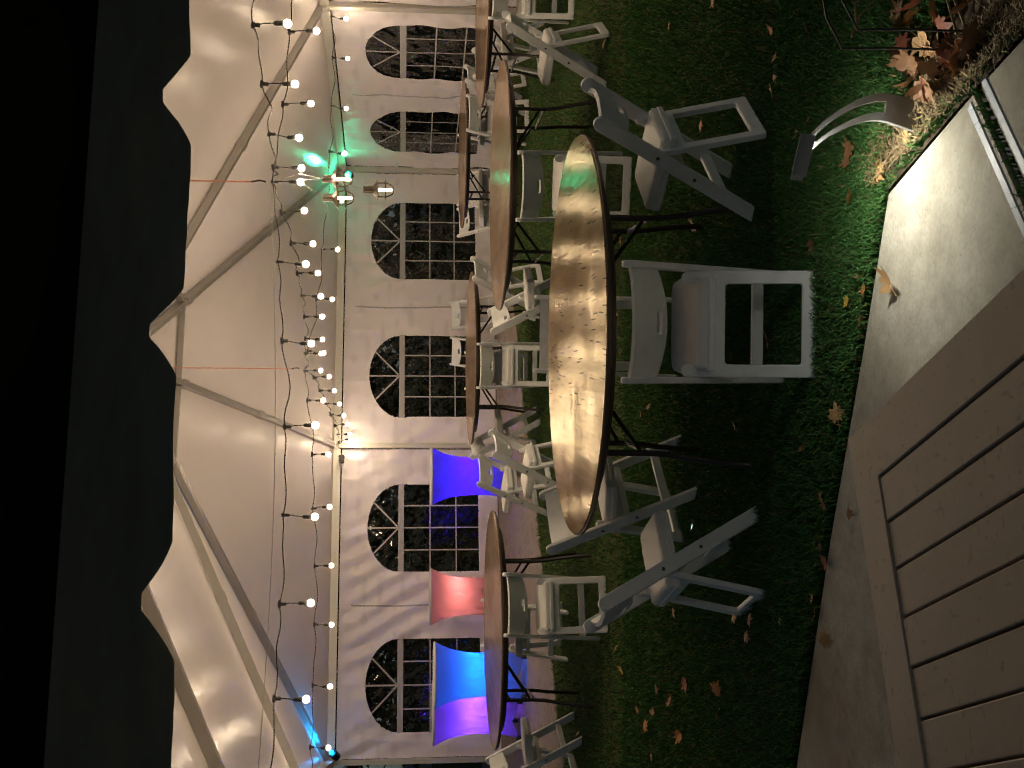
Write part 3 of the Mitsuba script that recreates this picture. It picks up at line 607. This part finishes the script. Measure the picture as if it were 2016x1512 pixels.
# ------------------------------------------------------------------ folding chairs
W_, YT, ZT, YFt, WU, YU = 0.222, -0.217, 0.735, 0.194, 0.204, -0.165
def rot_to(poly_yz, t, x0, b=0.003):
    """Polygon given in (y, z), extruded along x from x0 to x0 + t."""
    m = bevel_extrude(poly_yz, t, b); v = m.vertices.copy()
    return trimesh.Trimesh(np.c_[v[:, 2] + x0, v[:, 0], v[:, 1]], m.faces, process=False)
def chair_meshes():
    out = {}
    d = np.array([YFt - YT, -ZT]); d /= np.linalg.norm(d)
    top = np.array([YT, ZT]) + d * 0.03
    line = sg.LineString([top, (YFt + d[0] * 0.1, d[1] * 0.1)]).buffer(0.031, quad_segs=6).intersection(sg.box(-1, 0, 1, 2))
    out['leg_l'] = [rot_to(line, 0.024, -W_)]; out['leg_r'] = [rot_to(line, 0.024, W_ - 0.024)]
    # rear frame in its own plane
    top_y, top_z = -0.055, 0.485
    s = math.hypot(top_y - YU, top_z); wu = WU - 0.006
    legs = [sg.LineString([(sx * (wu - 0.024), 0.024), (sx * (wu - 0.024), s - 0.024)]).buffer(0.024, quad_segs=5).union(sg.box(sx * (wu - 0.024) - 0.024, 0, sx * (wu - 0.024) + 0.024, 0.1)) for sx in (-1, 1)]
    fr = unary_union([*legs, sg.box(-wu, 0, wu, 0.055), sg.box(-wu + .01, 0.335, wu - .01, 0.405)])
    fr = fr.buffer(0.012).buffer(-0.024).buffer(0.012).simplify(0.0008)
    m = bevel_extrude(fr, 0.026, 0.003); u = np.array([0, (top_y - YU) / s, top_z / s]); n = np.cross([1, 0, 0], u)
    out['rear_frame'] = [trimesh.Trimesh(np.array([0, YU, 0]) + m.vertices[:, :1] * [1, 0, 0] + m.vertices[:, 1:2] * u + (m.vertices[:, 2:] - 0.013) * n, m.faces, process=False)]
    # seat pan and cushion
    sp = sg.Polygon([(-0.175, -0.13), (0.175, -0.13), (0.192, 0.12), (0.180, 0.205), (0.14, 0.222), (-0.14, 0.222), (-0.180, 0.205), (-0.192, 0.12)]).buffer(-0.012).buffer(0.012, quad_segs=3)
    pan = bevel_extrude(sp, 0.026, 0.004); pan.apply_translation([0, 0, 0.385])
    P, F = clip_grid(sp.buffer(-0.006).simplify(0.002), 0.014, 0.014)
    ed = shapely.distance(sp.buffer(-0.006).exterior, shapely.points(P))
    h = 0.432 + 0.012 * np.clip(ed / 0.014, 0, 1) ** 0.6 + 0.004 * np.cos(P[:, 0] * 7) * np.cos(P[:, 1] * 7)
    tilt = lambda V: V + np.c_[V[:, 0] * 0, V[:, 0] * 0, V[:, 1] * 0.09]
    n = len(P); A = np.c_[P, h]; Bm = np.c_[P, h * 0 + 0.405]
    e = np.vstack([F[:, [0, 1]], F[:, [1, 2]], F[:, [2, 0]]]); _, inv, cnt = np.unique(np.sort(e, 1), axis=0, return_inverse=True, return_counts=True)
    be = e[cnt[inv.ravel()] == 1]
    cu = trimesh.Trimesh(tilt(np.vstack([A, Bm])), np.vstack([F, np.c_[be[:, 0], be[:, 0] + n, be[:, 1]], np.c_[be[:, 1], be[:, 0] + n, be[:, 1] + n]]), process=False)
    out['seat'] = [trimesh.Trimesh(tilt(np.array(pan.vertices)), pan.faces, process=False)]; out['cushion'] = [cu]
    # bowed back with a hand slot
    xs = np.linspace(-0.2, 0.2, 25)
    bp = sg.Polygon([*[(x, 0.0 + 0.010 * (x / 0.2) ** 2) for x in xs], *[(x, 0.135 + 0.018 * math.cos(x / 0.2 * PI / 2)) for x in xs[::-1]]])
    bp = bp.difference(sg.LineString([(-0.03, 0.036), (0.03, 0.036)]).buffer(0.014, quad_segs=5))
    P, F = clip_grid(bp, 0.025, 0.025)
    up = -d; base = np.array([YT, ZT]) + d * 0.175; nn = np.array([up[1], -up[0]])    # up the leg, and forward across it
    def mp(Q, e):
        bow = -0.045 * (1 - (Q[:, 0] / 0.2) ** 2) + 0.014 + e
        return np.c_[Q[:, 0], base[0] + up[0] * Q[:, 1] + nn[0] * bow, base[1] + up[1] * Q[:, 1] + nn[1] * bow]
    out['backrest'] = [solid_sheet(P, F, mp, 0.018)]
    def at_leg(z): return YT + (YFt - YT) * (ZT - z) / ZT
    out['front_rail'] = [box(0, at_leg(0.14), 0.14, 2 * W_ - 0.052, 0.022, 0.045, b=0.003)]
    out['back_rail'] = [box(0, at_leg(0.33), 0.33, 2 * W_ - 0.052, 0.020, 0.035, b=0.003)]
    bolts = [tube([(sx * (W_ - 0.004), at_leg(z), z), (sx * (W_ + 0.003), at_leg(z), z)], 0.008, 8) for sx in (-1, 1) for z in (0.455, 0.285)]
    out['bolt'] = bolts
    return out
CH = chair_meshes()
CHD = {n: [mikit.ply(m, {'cushion': 'cushion', 'bolt': 'bolt_metal'}.get(n, 'resin'), smooth=50 if n == 'cushion' else 35) for m in ms] for n, ms in CH.items()}
CHAIRS = [
 (1.374, 4.118, 343.7, .008, 'white folding chair nearest the camera, its back to us before the pine table'),
 (2.313, 4.528, 38.6, .020, 'white folding chair at the right end of the pine table, turned half away'),
 (0.556, 5.056, 278.8, -.02, 'white folding chair seen side-on on open grass left of the pine table'),
 (1.066, 6.042, 217.7, 0, 'white folding chair behind the left end of the pine table, partly hidden'),
 (3.234, 6.866, 332.2, 0, 'white folding chair, back to us, between the pine table and the green lit table'),
 (1.956, 6.079, 159.2, 0, 'white folding chair behind the pine table middle, only its back top showing'),
 (3.2, 10.893, 340.8, 0, 'white folding chair, back to us, with a dark case visible beneath its back'),
 (3.154, 8.824, 229.8, .01, 'cream lit folding chair at the left tip of the green lit brown table'),
 (4.212, 11.399, 40, .01, 'white folding chair at the right tip of the far middle table, seen from behind'),
 (2.798, 12.091, 238.4, 0, 'white folding chair at the far middle table, right beside the deep blue table'),
 (1.86, 9.25, 52, 0, 'cream folding chair before the deep blue table, its hand slot visible'),
 (2.064, 11.229, 38.4, 0, 'cream folding chair overlapping the deep blue table, the farther of two turned left'),
 (0.655, 8.37, 1.5, 0, 'white folding chair, back to us, at the greyish table before the glowing tables'),
 (-0.375, 9.896, 242.9, 0, 'white folding chair at the left edge of the scene beside the glowing violet table'),
 (4.535, 7.377, 46.2, 0, 'white folding chair seen side-on at the right end of the green lit table'),
 (5.881, 8.696, 329.7, 0, 'white folding chair, back to us, at the table cut by the picture edge'),
 (6.555, 10.655, 199.8, 0, 'white folding chair at the left tip of the table cut by the picture edge'),
 (6.589, 12.257, 354.2, 0, 'white folding chair with its back to us at the farthest right table'),
 (7.117, 12.496, 36.8, 0, 'white folding chair at the right tip of the farthest right table'),
 (7.332, 13.82, 129.3, 0, 'white folding chair behind the farthest right table, right of its middle'),
 (6.289, 14.3, 188.7, 0, 'white folding chair at the left tip of the farthest right table before the wall'),
 (6.734, 14.345, 174.4, 0, 'white folding chair behind the farthest right table near the corner post'),
 (5.794, 16.855, 181.7, 0, 'white folding chair standing against the far wall between two windows'),
 (5.115, 16.857, 147.3, 0, 'white folding chair standing against the far window right of the middle post'),
 (3.686, 12.716, 169.3, 0, 'white folding chair behind the far middle table, only its back edge showing'),
 (0.622, 10.423, 158.8, 0, 'white folding chair behind the greyish table, only its back edge showing'),
]
for x, y, a, dz, lab in CHAIRS:
    c = thing('folding_chair', lab, 'chair', 'white folding chairs around the tables')
    M = T().translate([x, y, float(gz(x, y)) + dz + 0.004]).rotate([0, 0, 1], a)
    for nm, key in (('leg', 'leg_l'), ('leg', 'leg_r'), ('rear_frame', 'rear_frame'), ('backrest', 'backrest'), ('front_rail', 'front_rail'), ('back_rail', 'back_rail')):
        obj(nm, dict(CHD[key][0]), None, c, M=M)
    s = obj('seat', dict(CHD['seat'][0]), None, c, M=M)
    obj('cushion', dict(CHD['cushion'][0]), None, s, M=M)
    for b in CHD['bolt']: obj('bolt', dict(b), None, c, M=M)

# ------------------------------------------------------------------ round folding tables
def table_meshes():
    o = {}
    R = 0.915
    o['table_top'] = [lathe([(0.0, 0.738), (R - 0.003, 0.738), (R, 0.735), (R, 0.731)], 96)]
    V = o['table_top'][0]; 
    o['edge_band'] = [lathe([(R + 0.0005, 0.732), (R + 0.004, 0.729), (R + 0.004, 0.717), (R, 0.714), (0.0, 0.714)], 96)]
    o['apron'] = [lathe([(R - 0.13, 0.7105), (R - 0.13, 0.675), (R - 0.15, 0.675), (R - 0.15, 0.7105)], 64)]
    legs, braces = [], []
    for sx in (-1, 1):
        x = sx * 0.52
        for sy in (-1, 1):
            legs.append(tube([(x, sy * 0.28, 0.705), (x, sy * 0.28, 0.45), (x + sx * 0.005, sy * 0.285, 0.36), (x + sx * 0.02, sy * 0.31, 0.26), (x + sx * 0.04, sy * 0.37, 0.10), (x + sx * 0.045, sy * 0.39, 0.0)], 0.0135, 8))
        braces.append(tube([(x, -0.28, 0.43), (x, 0.28, 0.43)], 0.010, 6))
        braces.append(tube([(x, -0.28, 0.62), (x, 0.28, 0.62)], 0.010, 6))
        for sy in (-1, 1): braces.append(tube([(sx * 0.16, sy * 0.10, 0.70), (x - sx * 0.01, sy * 0.27, 0.47)], 0.0095, 6))
        braces.append(tube([(sx * 0.30, -0.14, 0.61), (sx * 0.30, 0.14, 0.61)], 0.008, 6))
    o['leg'], o['brace'] = legs, braces
    return o
TM = table_meshes()
TD = {n: [mikit.ply(m, {'edge_band': 'table_rim', 'apron': 'table_rim'}.get(n, 'table_leg_paint'), smooth=40) for m in ms] for n, ms in TM.items() if n != 'table_top'}
def tops(m): return mikit.ply(TM['table_top'][0], m, smooth=40)
TOPD = {m: tops(m) for m in ('pine_top', 'ply_top')}
for x, y, a, m, lab in ((1.64, 5.10, -17, 'pine_top', 'big round table nearest us, its worn glossy pine top lit in bands'),
                        (3.719, 7.943, -14, 'ply_top', 'round brown topped table with a green light reflection across it'),
                        (3.545, 11.817, -12, 'ply_top', 'round brown table far back, right of the deep blue glowing table'),
                        (6.567, 13.075, -16, 'ply_top', 'round brown table farthest back, before the corner and side windows'),
                        (0.574, 9.299, -8, 'ply_top', 'round greyish brown table standing before the light blue and pink glowing tables'),
                        (6.25, 9.45, -15, 'ply_top', 'round brown table at the right, cut by the picture edge')):
    k = thing('round_table', lab, 'table', 'round folding tables on the lawn')
    M = T().translate([x, y, float(gz(x, y)) + 0.002]).rotate([0, 0, 1], a)
    t_ = obj('table_top', dict(TOPD[m]), None, k, M=M)
    obj('edge_band', dict(TD['edge_band'][0]), None, t_, M=M); obj('apron', dict(TD['apron'][0]), None, k, M=M)
    for d in TD['leg']: obj('leg', dict(d), None, k, M=M)
    for d in TD['brace']: obj('brace', dict(d), None, k, M=M)

# black gear case behind the far chair
k = thing('gear_case', 'dark grey padded gear case standing on the far pavement', 'case')
cs = box(0, 0, 0.20, 0.52, 0.30, 0.36, b=0.02)
Mc = T().translate([4.12, 14.15, 0.012]).rotate([0, 0, 1], -14)
obj('body', cs, 'black_plastic', k, M=Mc); obj('lid', box(0, 0, 0.408, 0.52, 0.30, 0.05, b=0.015), 'grey_plastic', k, M=Mc)
obj('handle', tube([(-0.08, -0.155, 0.33), (-0.06, -0.18, 0.33), (0.06, -0.18, 0.33), (0.08, -0.155, 0.33)], 0.008, 6), 'dark_metal', k, M=Mc)

# ------------------------------------------------------------------ awning over the camera
aw = thing('awning', 'dark awning above us with a scalloped valance hanging along its front', 'awning')
ax = np.array([math.cos(math.radians(6.6)), math.sin(math.radians(6.6)), 0.0]); ao = np.array([-0.09, 2.00, 0.0])
S0, S1 = -1.6, 3.0
def vtop(s): return 2.003 + 0.044 * s
def vbot(s):
    b = 1.812 + 0.046 * s
    for c in (-1.23, -0.72, -0.22, 0.272, 0.765, 1.30, 1.81, 2.33, 2.84):
        f = float(np.clip((0.098 - abs(s - c)) / 0.084, 0, 1)); b += 0.054 * (f ** 1.5 * 0.55 + f * 0.45)
    return b
ss = np.linspace(S0, S1, 920)
vp = sg.Polygon([*[(s, vbot(s)) for s in ss], *[(s, vtop(s)) for s in ss[::-1]]])
P, F = clip_grid(vp, 0.02, 0.012)
def vmap(Q, e):
    s, z = Q[:, 0], Q[:, 1]; h = (vtop(0) + 0.044 * s) - z
    wv = 0.040 * h / 0.19 * np.sin(s * 6.1 + 1.0) + 0.16 * h * (meshkit.fbm(np.c_[s * 4, z * 5, s * 0], 3, 3) - 0.5) + 0.035 * (meshkit.fbm(np.c_[s * 9 + z * 6, z * 14, s * 0 + 4], 3, 5) - 0.5) * np.clip(h / 0.06, 0, 1)
    return ao + s[:, None] * ax + np.c_[-ax[1] * (wv + e), ax[0] * (wv + e), z]
obj('valance', solid_sheet(P, F, vmap, 0.004), 'awning_cloth', aw, smooth=50)
def apt(s, back, z): return ao + ax * s + np.array([ax[1], -ax[0], 0]) * back + np.array([0, 0, z])
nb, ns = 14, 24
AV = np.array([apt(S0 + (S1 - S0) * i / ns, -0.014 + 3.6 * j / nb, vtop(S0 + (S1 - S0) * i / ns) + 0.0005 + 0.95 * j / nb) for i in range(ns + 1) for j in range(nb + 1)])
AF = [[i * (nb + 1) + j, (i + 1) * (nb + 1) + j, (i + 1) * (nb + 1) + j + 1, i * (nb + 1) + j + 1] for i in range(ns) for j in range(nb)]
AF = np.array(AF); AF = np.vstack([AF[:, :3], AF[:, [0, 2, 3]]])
obj('canopy', solid_sheet(np.zeros((len(AV), 2)), AF, lambda q, e: AV + [0, 0, e], 0.004), 'shaded_canopy_cloth', aw, smooth=50)
obj('front_bar', bar(apt(S0, -0.06, vtop(S0) + 0.004), apt(S1, -0.06, vtop(S1) + 0.004), sg.box(-0.018, -0.014, 0.018, 0.014)), 'dark_metal', aw)

# ------------------------------------------------------------------ slatted table in the foreground
st = thing('slatted_table', 'painted slatted patio table in the near corner, its boards running towards us', 'table')
td = np.array([math.cos(math.radians(7.3)), math.sin(math.radians(7.3))]); tn = np.array([td[1], -td[0]])     # along the end board; towards the camera
o2 = np.array([0.412, 1.822]); ZT2 = 0.70
def quad(s0, s1, b0, b1): return sg.Polygon([o2 - td * s0 + tn * b0, o2 - td * s0 + tn * b1, o2 - td * s1 + tn * b1, o2 - td * s1 + tn * b0])
def plank(poly, z0, z1, b=0.0016):
    m = bevel_extrude(sg.polygon.orient(poly), z1 - z0, b); m.apply_translation([0, 0, z0]); return m
obj('frame_board', plank(quad(0.0, 1.25, 0.0, 0.0955).union(quad(0.0, 0.0965, 0.0, 1.30)).simplify(0.0005), ZT2 - 0.04, ZT2 + 0.003), 'table_paint', st, smooth=False)
s = 0.0; wid = 0.088
for i in range(16):
    w = 0.098 if i == 0 else 0.073
    if i == 0: s += w; continue
    obj('plank', plank(quad(s + 0.0021, s + w - 0.0021, 0.0958, 1.30), ZT2 - 0.03, ZT2 + (0.0012 if i % 3 == 1 else 0.0)), 'table_paint', st, smooth=False)
    s += w
obj('apron_board', plank(quad(0.03, 1.2, 0.03, 0.055), ZT2 - 0.13, ZT2 - 0.041), 'table_paint', st, smooth=False)
for sx, bx in ((0.05, 0.06), (1.15, 0.06), (0.05, 1.2), (1.15, 1.2)):
    c = o2 - td * sx + tn * bx
    obj('leg', box(c[0], c[1], (ZT2 - 0.045 - 0.085) / 2, 0.06, 0.06, ZT2 - 0.045 + 0.081, math.radians(7.3), b=0.004), 'table_paint', st, smooth=False)

# ------------------------------------------------------------------ path light
pl = thing('path_light', 'curved grey metal path light with a long slot, lighting the walkway', 'path light')
cl = np.array([(1.652, 2.99, -0.105), (1.668, 2.988, -0.03), (1.684, 2.992, 0.03), (1.676, 3.002, 0.09), (1.648, 3.018, 0.155), (1.615, 3.032, 0.205), (1.580, 3.044, 0.240)])
from scipy.interpolate import CubicSpline
cs_ = CubicSpline(np.linspace(0, 1, len(cl)), cl); u = np.linspace(0, 1, 40); C_ = cs_(u); Tn = cs_(u, 1); Tn /= np.linalg.norm(Tn, axis=1, keepdims=True)
nP = np.array([0.30, 0.95, 0.05]); Wd = np.cross(nP, Tn); Wd /= np.linalg.norm(Wd, axis=1, keepdims=True); Nn = np.cross(Tn, Wd)
wd = np.interp(u, [0, 0.35, 1], [0.046, 0.040, 0.014])
P, F = clip_grid(sg.box(0, -1, 1, 1).difference(sg.Polygon([(0.30, -0.42), (0.94, -0.45), (0.94, 0.45), (0.30, 0.42)])), 0.025, 0.2)
def plm(Q, e):
    k = np.clip(Q[:, 0], 0, 1); c = cs_(k); f = lambda A: np.stack([np.interp(k, u, A[:, j]) for j in range(3)], 1)
    return c + f(Wd) * (np.interp(k, u, wd) * Q[:, 1])[:, None] + f(Nn) * e
obj('arm', solid_sheet(P, F, plm, 0.022), 'lamp_metal', pl, smooth=35)
hd = np.array([-0.60, 0.20, 0.25]); hd /= np.linalg.norm(hd)
hc = np.array([1.545, 3.052, 0.262])
hz = np.array([0.28, 0.20, 0.94]); hz /= np.linalg.norm(hz); hd = hd - hz * (hd @ hz); hd /= np.linalg.norm(hd)
Mh = frame_to(hc, hd, np.cross(hz, hd))
lid = trimesh.creation.box((0.125, 0.062, 0.024)); lid.apply_translation([0, 0, 0.008])
sides = [trimesh.creation.box((0.125, 0.006, 0.030)), trimesh.creation.box((0.125, 0.006, 0.020))] + [trimesh.creation.box((0.006, 0.062, 0.012)) for _ in range(2)]
sides[0].apply_translation([0, 0.034, -0.008]); sides[1].apply_translation([0, -0.034, 0.010]); sides[2].apply_translation([0.059, 0, -0.010]); sides[3].apply_translation([-0.059, 0, -0.010])
hm = cat([lid, *sides]); hm.apply_transform(Mh)
obj('head', hm, 'lamp_metal', pl, smooth=False)
led = trimesh.creation.box((0.075, 0.034, 0.004)); led.apply_translation([0.0, 0, -0.0065]); led.apply_transform(Mh)
obj('led', led, {'type': 'diffuse', 'reflectance': rgb(.5, .5, .5)}, pl, smooth=False, emitter=emit(1.0, 0.97, 0.80, 560.0, 22.0))

# ------------------------------------------------------------------ fallen leaves, straw, twigs
def leaf_mesh(seed, curl):
    r = np.random.default_rng(seed)
    lobes = [(-2.6, 0.50), (-2.1, 0.62), (-1.85, 0.50), (-1.6, 0.70), (-1.4, 0.92), (-1.2, 0.72), (-0.98, 0.52), (-0.75, 0.78), (-0.60, 0.80), (-0.36, 0.55), (-0.18, 0.85), (0.0, 1.06), (0.18, 0.85), (0.36, 0.55), (0.60, 0.80), (0.75, 0.78), (0.98, 0.52), (1.2, 0.72), (1.4, 0.92), (1.6, 0.70), (1.85, 0.50), (2.1, 0.62), (2.6, 0.50), (PI, 0.22)]
    pts = [(R * (1 + 0.12 * r.normal()) * math.sin(a), R * math.cos(a)) for a, R in lobes]
    pl = sg.Polygon(pts).buffer(0)
    pl = pl if pl.geom_type == 'Polygon' else max(pl.geoms, key=lambda g: g.area)
    P, F = clip_grid(pl, 0.34, 0.34)
    z = curl * (0.35 * P[:, 0] ** 2 + 0.22 * P[:, 1] ** 2) + 0.12 * (meshkit.fbm(np.c_[P * 1.7, P[:, 0] * 0 + seed], 2, seed) - 0.3)
    st = tube([(0, -0.15, 0.02), (0.05, -0.6, 0.10), (0.02, -1.0, 0.05)], [0.03, 0.022, 0.018], 4)
    return trimesh.Trimesh(np.vstack([np.c_[P, z], st.vertices]), np.vstack([F, st.faces + len(P)]), process=False)
LM = {'t': 'leaf_tan', 'o': 'leaf_orange', 'b': 'leaf_brown', 'r': 'leaf_red', 'y': 'leaf_yellow', 'p': 'leaf_pale', 'd': 'leaf_brown'}
NAMES = {'t': 'tan', 'o': 'orange', 'b': 'brown', 'r': 'red', 'y': 'yellow', 'p': 'pale', 'd': 'dull brown'}
base_leaves = [leaf_mesh(200 + i, c) for i, c in enumerate((0.5, 0.9, -0.5, 0.2, 1.2, -0.9))]
LD = {(m, i): mikit.ply(b, m, smooth=True) for m in set(LM.values()) for i, b in enumerate(base_leaves)}
def leaf(x, y, size, c, lab, group, z=None, tilt=14, i=None):
    i = rng.integers(6) if i is None else i
    z = float(gz(x, y)) + 0.028 + 0.012 * rng.random() if z is None else z
    M = T().translate([x, y, z]).rotate([0, 0, 1], float(rng.random() * 360)).rotate([1, 0, 0], float(rng.normal() * tilt)).rotate([0, 1, 0], float(rng.normal() * tilt)).scale(size * 0.80)
    k = obj('fallen_leaf', dict(LD[(LM[c], int(i))]), None, M=M)
    tag(k, lab, 'leaf', group)
LEAVES = [(1.62, 3.48, 0.043, 'o'), (1.6, 3.26, 0.061, 't'), (1.64, 3.27, 0.038, 'b'), (1.62, 3.05, 0.045, 't'), (1.61, 3.87, 0.053, 'b'), (0.94, 3.8, 0.067, 't'), (0.68, 4.02, 0.055, 'd'), (0.46, 4.06, 0.049, 'r'), (0.36, 4.21, 0.044, 't'), (0.29, 4.19, 0.042, 'o'), (0.2, 4.12, 0.058, 't'), (0.29, 4.6, 0.035, 'p'), (0.91, 4.15, 0.042, 'b'), (1.43, 4.48, 0.067, 'o'), (2.34, 5.39, 0.065, 'b'), (2.78, 5.17, 0.047, 'o'), (3.6, 5.59, 0.057, 'b'), (4.52, 7.23, 0.067, 't'), (2.4, 4.16, 0.045, 't'), (2.4, 3.72, 0.057, 'o'), (3.26, 4.83, 0.041, 'b'), (3.24, 4.8, 0.041, 'o'), (0.04, 5.58, 0.069, 'o'), (-0.18, 6.29, 0.067, 'o'), (-0.15, 7.07, 0.06, 'o'), (0.19, 7.63, 0.06, 'y'), (0.05, 6.73, 0.048, 'b'), (-0.01, 6.44, 0.055, 'r'), (-0.06, 7.27, 0.047, 'b'), (-0.07, 6.88, 0.044, 'b'), (0.08, 6.14, 0.067, 'r'), (0.25, 5.08, 0.048, 'b'), (-0.07, 5.57, 0.052, 'b'), (0.45, 6.27, 0.051, 'b'), (0.36, 5.23, 0.046, 't'), (0.33, 5.02, 0.048, 'r'), (0.52, 4.08, 0.037, 'd'), (-0.31, 6.97, 0.054, 't'), (-0.25, 9.65, 0.048, 'y'), (0.33, 7.82, 0.051, 't'), (0.85, 5.79, 0.048, 'b'), (1.68, 6.72, 0.041, 'o'), (1.67, 6.55, 0.04, 'b'), (2.9, 6.98, 0.05, 'b'), (2.49, 7.26, 0.063, 't'), (1.19, 5.01, 0.039, 'b'), (2.09, 3.93, 0.043, 'b'), (2.44, 4.11, 0.035, 't'), (2.08, 3.81, 0.035, 'b'), (1.79, 3.46, 0.058, 'b'), (1.75, 3.49, 0.043, 'b'), (1.28, 3.46, 0.035, 'o'), (1.19, 3.5, 0.035, 'b'), (1.29, 3.6, 0.035, 'y'), (0.65, 3.98, 0.035, 'd'), (0.6, 3.78, 0.037, 'b'), (2.65, 4.1, 0.038, 'o'), (2.52, 4.1, 0.035, 'b')]
MARKS = [(1.37, 4.1, 'the nearest chair'), (2.31, 4.53, 'the right end chair'), (0.56, 5.06, 'the side-on chair'), (0.65, 8.37, 'the chair before the greyish table'), (1.0, 3.66, 'the walkway edge'), (0.2, 4.25, 'the dim walkway end'),
         (1.64, 5.1, 'the pine table'), (4.53, 7.38, 'the side-on chair far right'), (3.72, 7.94, 'the green lit brown table'), (1.55, 3.12, 'the path light'), (0.57, 9.3, 'the greyish table'), (3.0, 4.3, 'the dark right lawn edge')]
said = set()
def leaf_label(x, y, s_, c):
    fw, rt = lambda X, Y: X * FWD[0] + Y * FWD[1], lambda X, Y: X * RGT[0] + Y * RGT[1]
    size = 'large' if s_ >= 0.056 else 'small' if s_ < 0.043 else 'medium'
    for mx, my, nm in sorted(MARKS, key=lambda m: (m[0] - x) ** 2 + (m[1] - y) ** 2):
        a, b = fw(x - mx, y - my), rt(x - mx, y - my)
        where = ('beyond' if a > 0 else 'in front of') if abs(a) > abs(b) else ('right of' if b > 0 else 'left of')
        for form in ('{0} {1} leaf on grass {2} {3}', '{0} {1} leaf a bit off {2} {3}'):
            t = form.format(size, NAMES[c], where, nm)
            if t not in said: said.add(t); return t
SPECIAL = {0: 'orange curled leaf on the bright grass next to the path light', 1: 'large tan leaf at the walkway corner beside the path light', 3: 'tan leaf lying against the foot of the path light', 5: 'large tan leaf at the grass edge by the slatted table corner', 13: 'orange leaf seen through the rear frame of the nearest chair',
           7: 'red leaf on the dim walkway edge', 10: 'largest tan leaf on the dim end of the walkway edge', 11: 'small pale leaf on the dark lawn left of the side-on chair'}
leaf(1.235, 3.255, 0.080, 't', 'curled peach coloured leaf lying alone on the lit concrete', None, z=-0.055, tilt=14, i=4)
for i, (x, y, s_, c) in enumerate(LEAVES):
    if i in SPECIAL: leaf(x, y, s_, c, SPECIAL[i], None)
    else: leaf(x, y, s_, c, leaf_label(x, y, s_, c), 'leaves scattered on the lawn')
for i in range(45):                                                    # leaf drift in the bed
    x, y = 1.62 + abs(rng.normal()) * 0.22, 2.45 + 0.55 * rng.random()
    c = 'btobrrtb'[rng.integers(8)]
    s_ = 0.045 + 0.035 * rng.random()
    lab = f"{'large' if s_ > .067 else 'mid-sized' if s_ > .055 else 'small'} {NAMES[c]} leaf in the drift {'next to the walkway slab' if x < 1.66 else 'by the wire stakes' if x < 1.8 else 'deeper in the bed'}, {'nearer' if y < 2.66 else 'farther from'} us"
    leaf(x, y, s_, c, lab, 'leaves drifted in the bed', z=-0.06 + 0.05 * rng.random(), tilt=32)
tw = obj('fallen_twig', tube([(1.775, 2.775, -0.045), (1.70, 2.74, -0.06), (1.60, 2.665, -0.072)], [0.004, 0.0055, 0.005], 6), 'twig_bark')
tag(tw, 'pale straight twig among the drifted leaves at the walkway joint', 'twig')
sv, sf = [], []
for i in range(1700):
    a = rng.random() * 2 * PI; L = 0.007 + 0.020 * rng.random()
    yy = 2.35 + 1.0 * rng.random(); x = 1.575 + 0.16 * rng.random() ** 1.3 + max(0, (yy - 3.0)) * 0.05; c = np.array([x, yy, -0.078 + 0.022 * rng.random()])
    dv = np.array([math.cos(a), math.sin(a), 0.5 * rng.normal()]) * L; sd = np.array([-math.sin(a), math.cos(a), 0.3]) * 0.0016
    k0 = len(sv); sv += [c - dv - sd, c - dv + sd, c + dv + sd * .6, c + dv - sd * .6]; sf += [[k0, k0 + 1, k0 + 2], [k0, k0 + 2, k0 + 3]]
k = obj('straw_mulch', trimesh.Trimesh(np.array(sv), np.array(sf), process=False), 'straw', smooth=False)
labels[k] = {'label': 'dry straw mulch along the walkway edge', 'category': 'mulch', 'kind': 'stuff'}

# wire plant support with dry stems in the bed
ps = thing('plant_support', 'thin black wire plant support standing in the bed', 'plant support')
for x, y in ((1.703, 2.61), (1.714, 2.72)):
    obj('stake', tube([(x, y, -0.09), (x + 0.005, y + 0.01, 0.10), (x + 0.012, y + 0.03, 0.235), (x + 0.10, y + 0.02, 0.275), (x + 0.5, y - 0.05, 0.33)], 0.0035, 6), 'black_cable', ps)
dp = thing('dry_plant', 'few pale dry stems rising beside the wire plant support', 'plant')
for a, b in (((1.88, 2.90, 0.12), (2.02, 2.86, 0.10)), ((1.86, 2.90, 0.14), (1.99, 2.88, 0.05)), ((1.72, 2.66, -0.05), (1.92, 2.60, -0.02)), ((1.70, 2.62, -0.06), (1.95, 2.55, 0.02))):
    a, b = np.array(a), np.array(b); m = (a + b) / 2 + [0, 0, .015]
    obj('stem', tube([a + [0.0, 0, -0.002], m, b], [0.004, 0.0035, 0.002], 6), 'straw', dp)
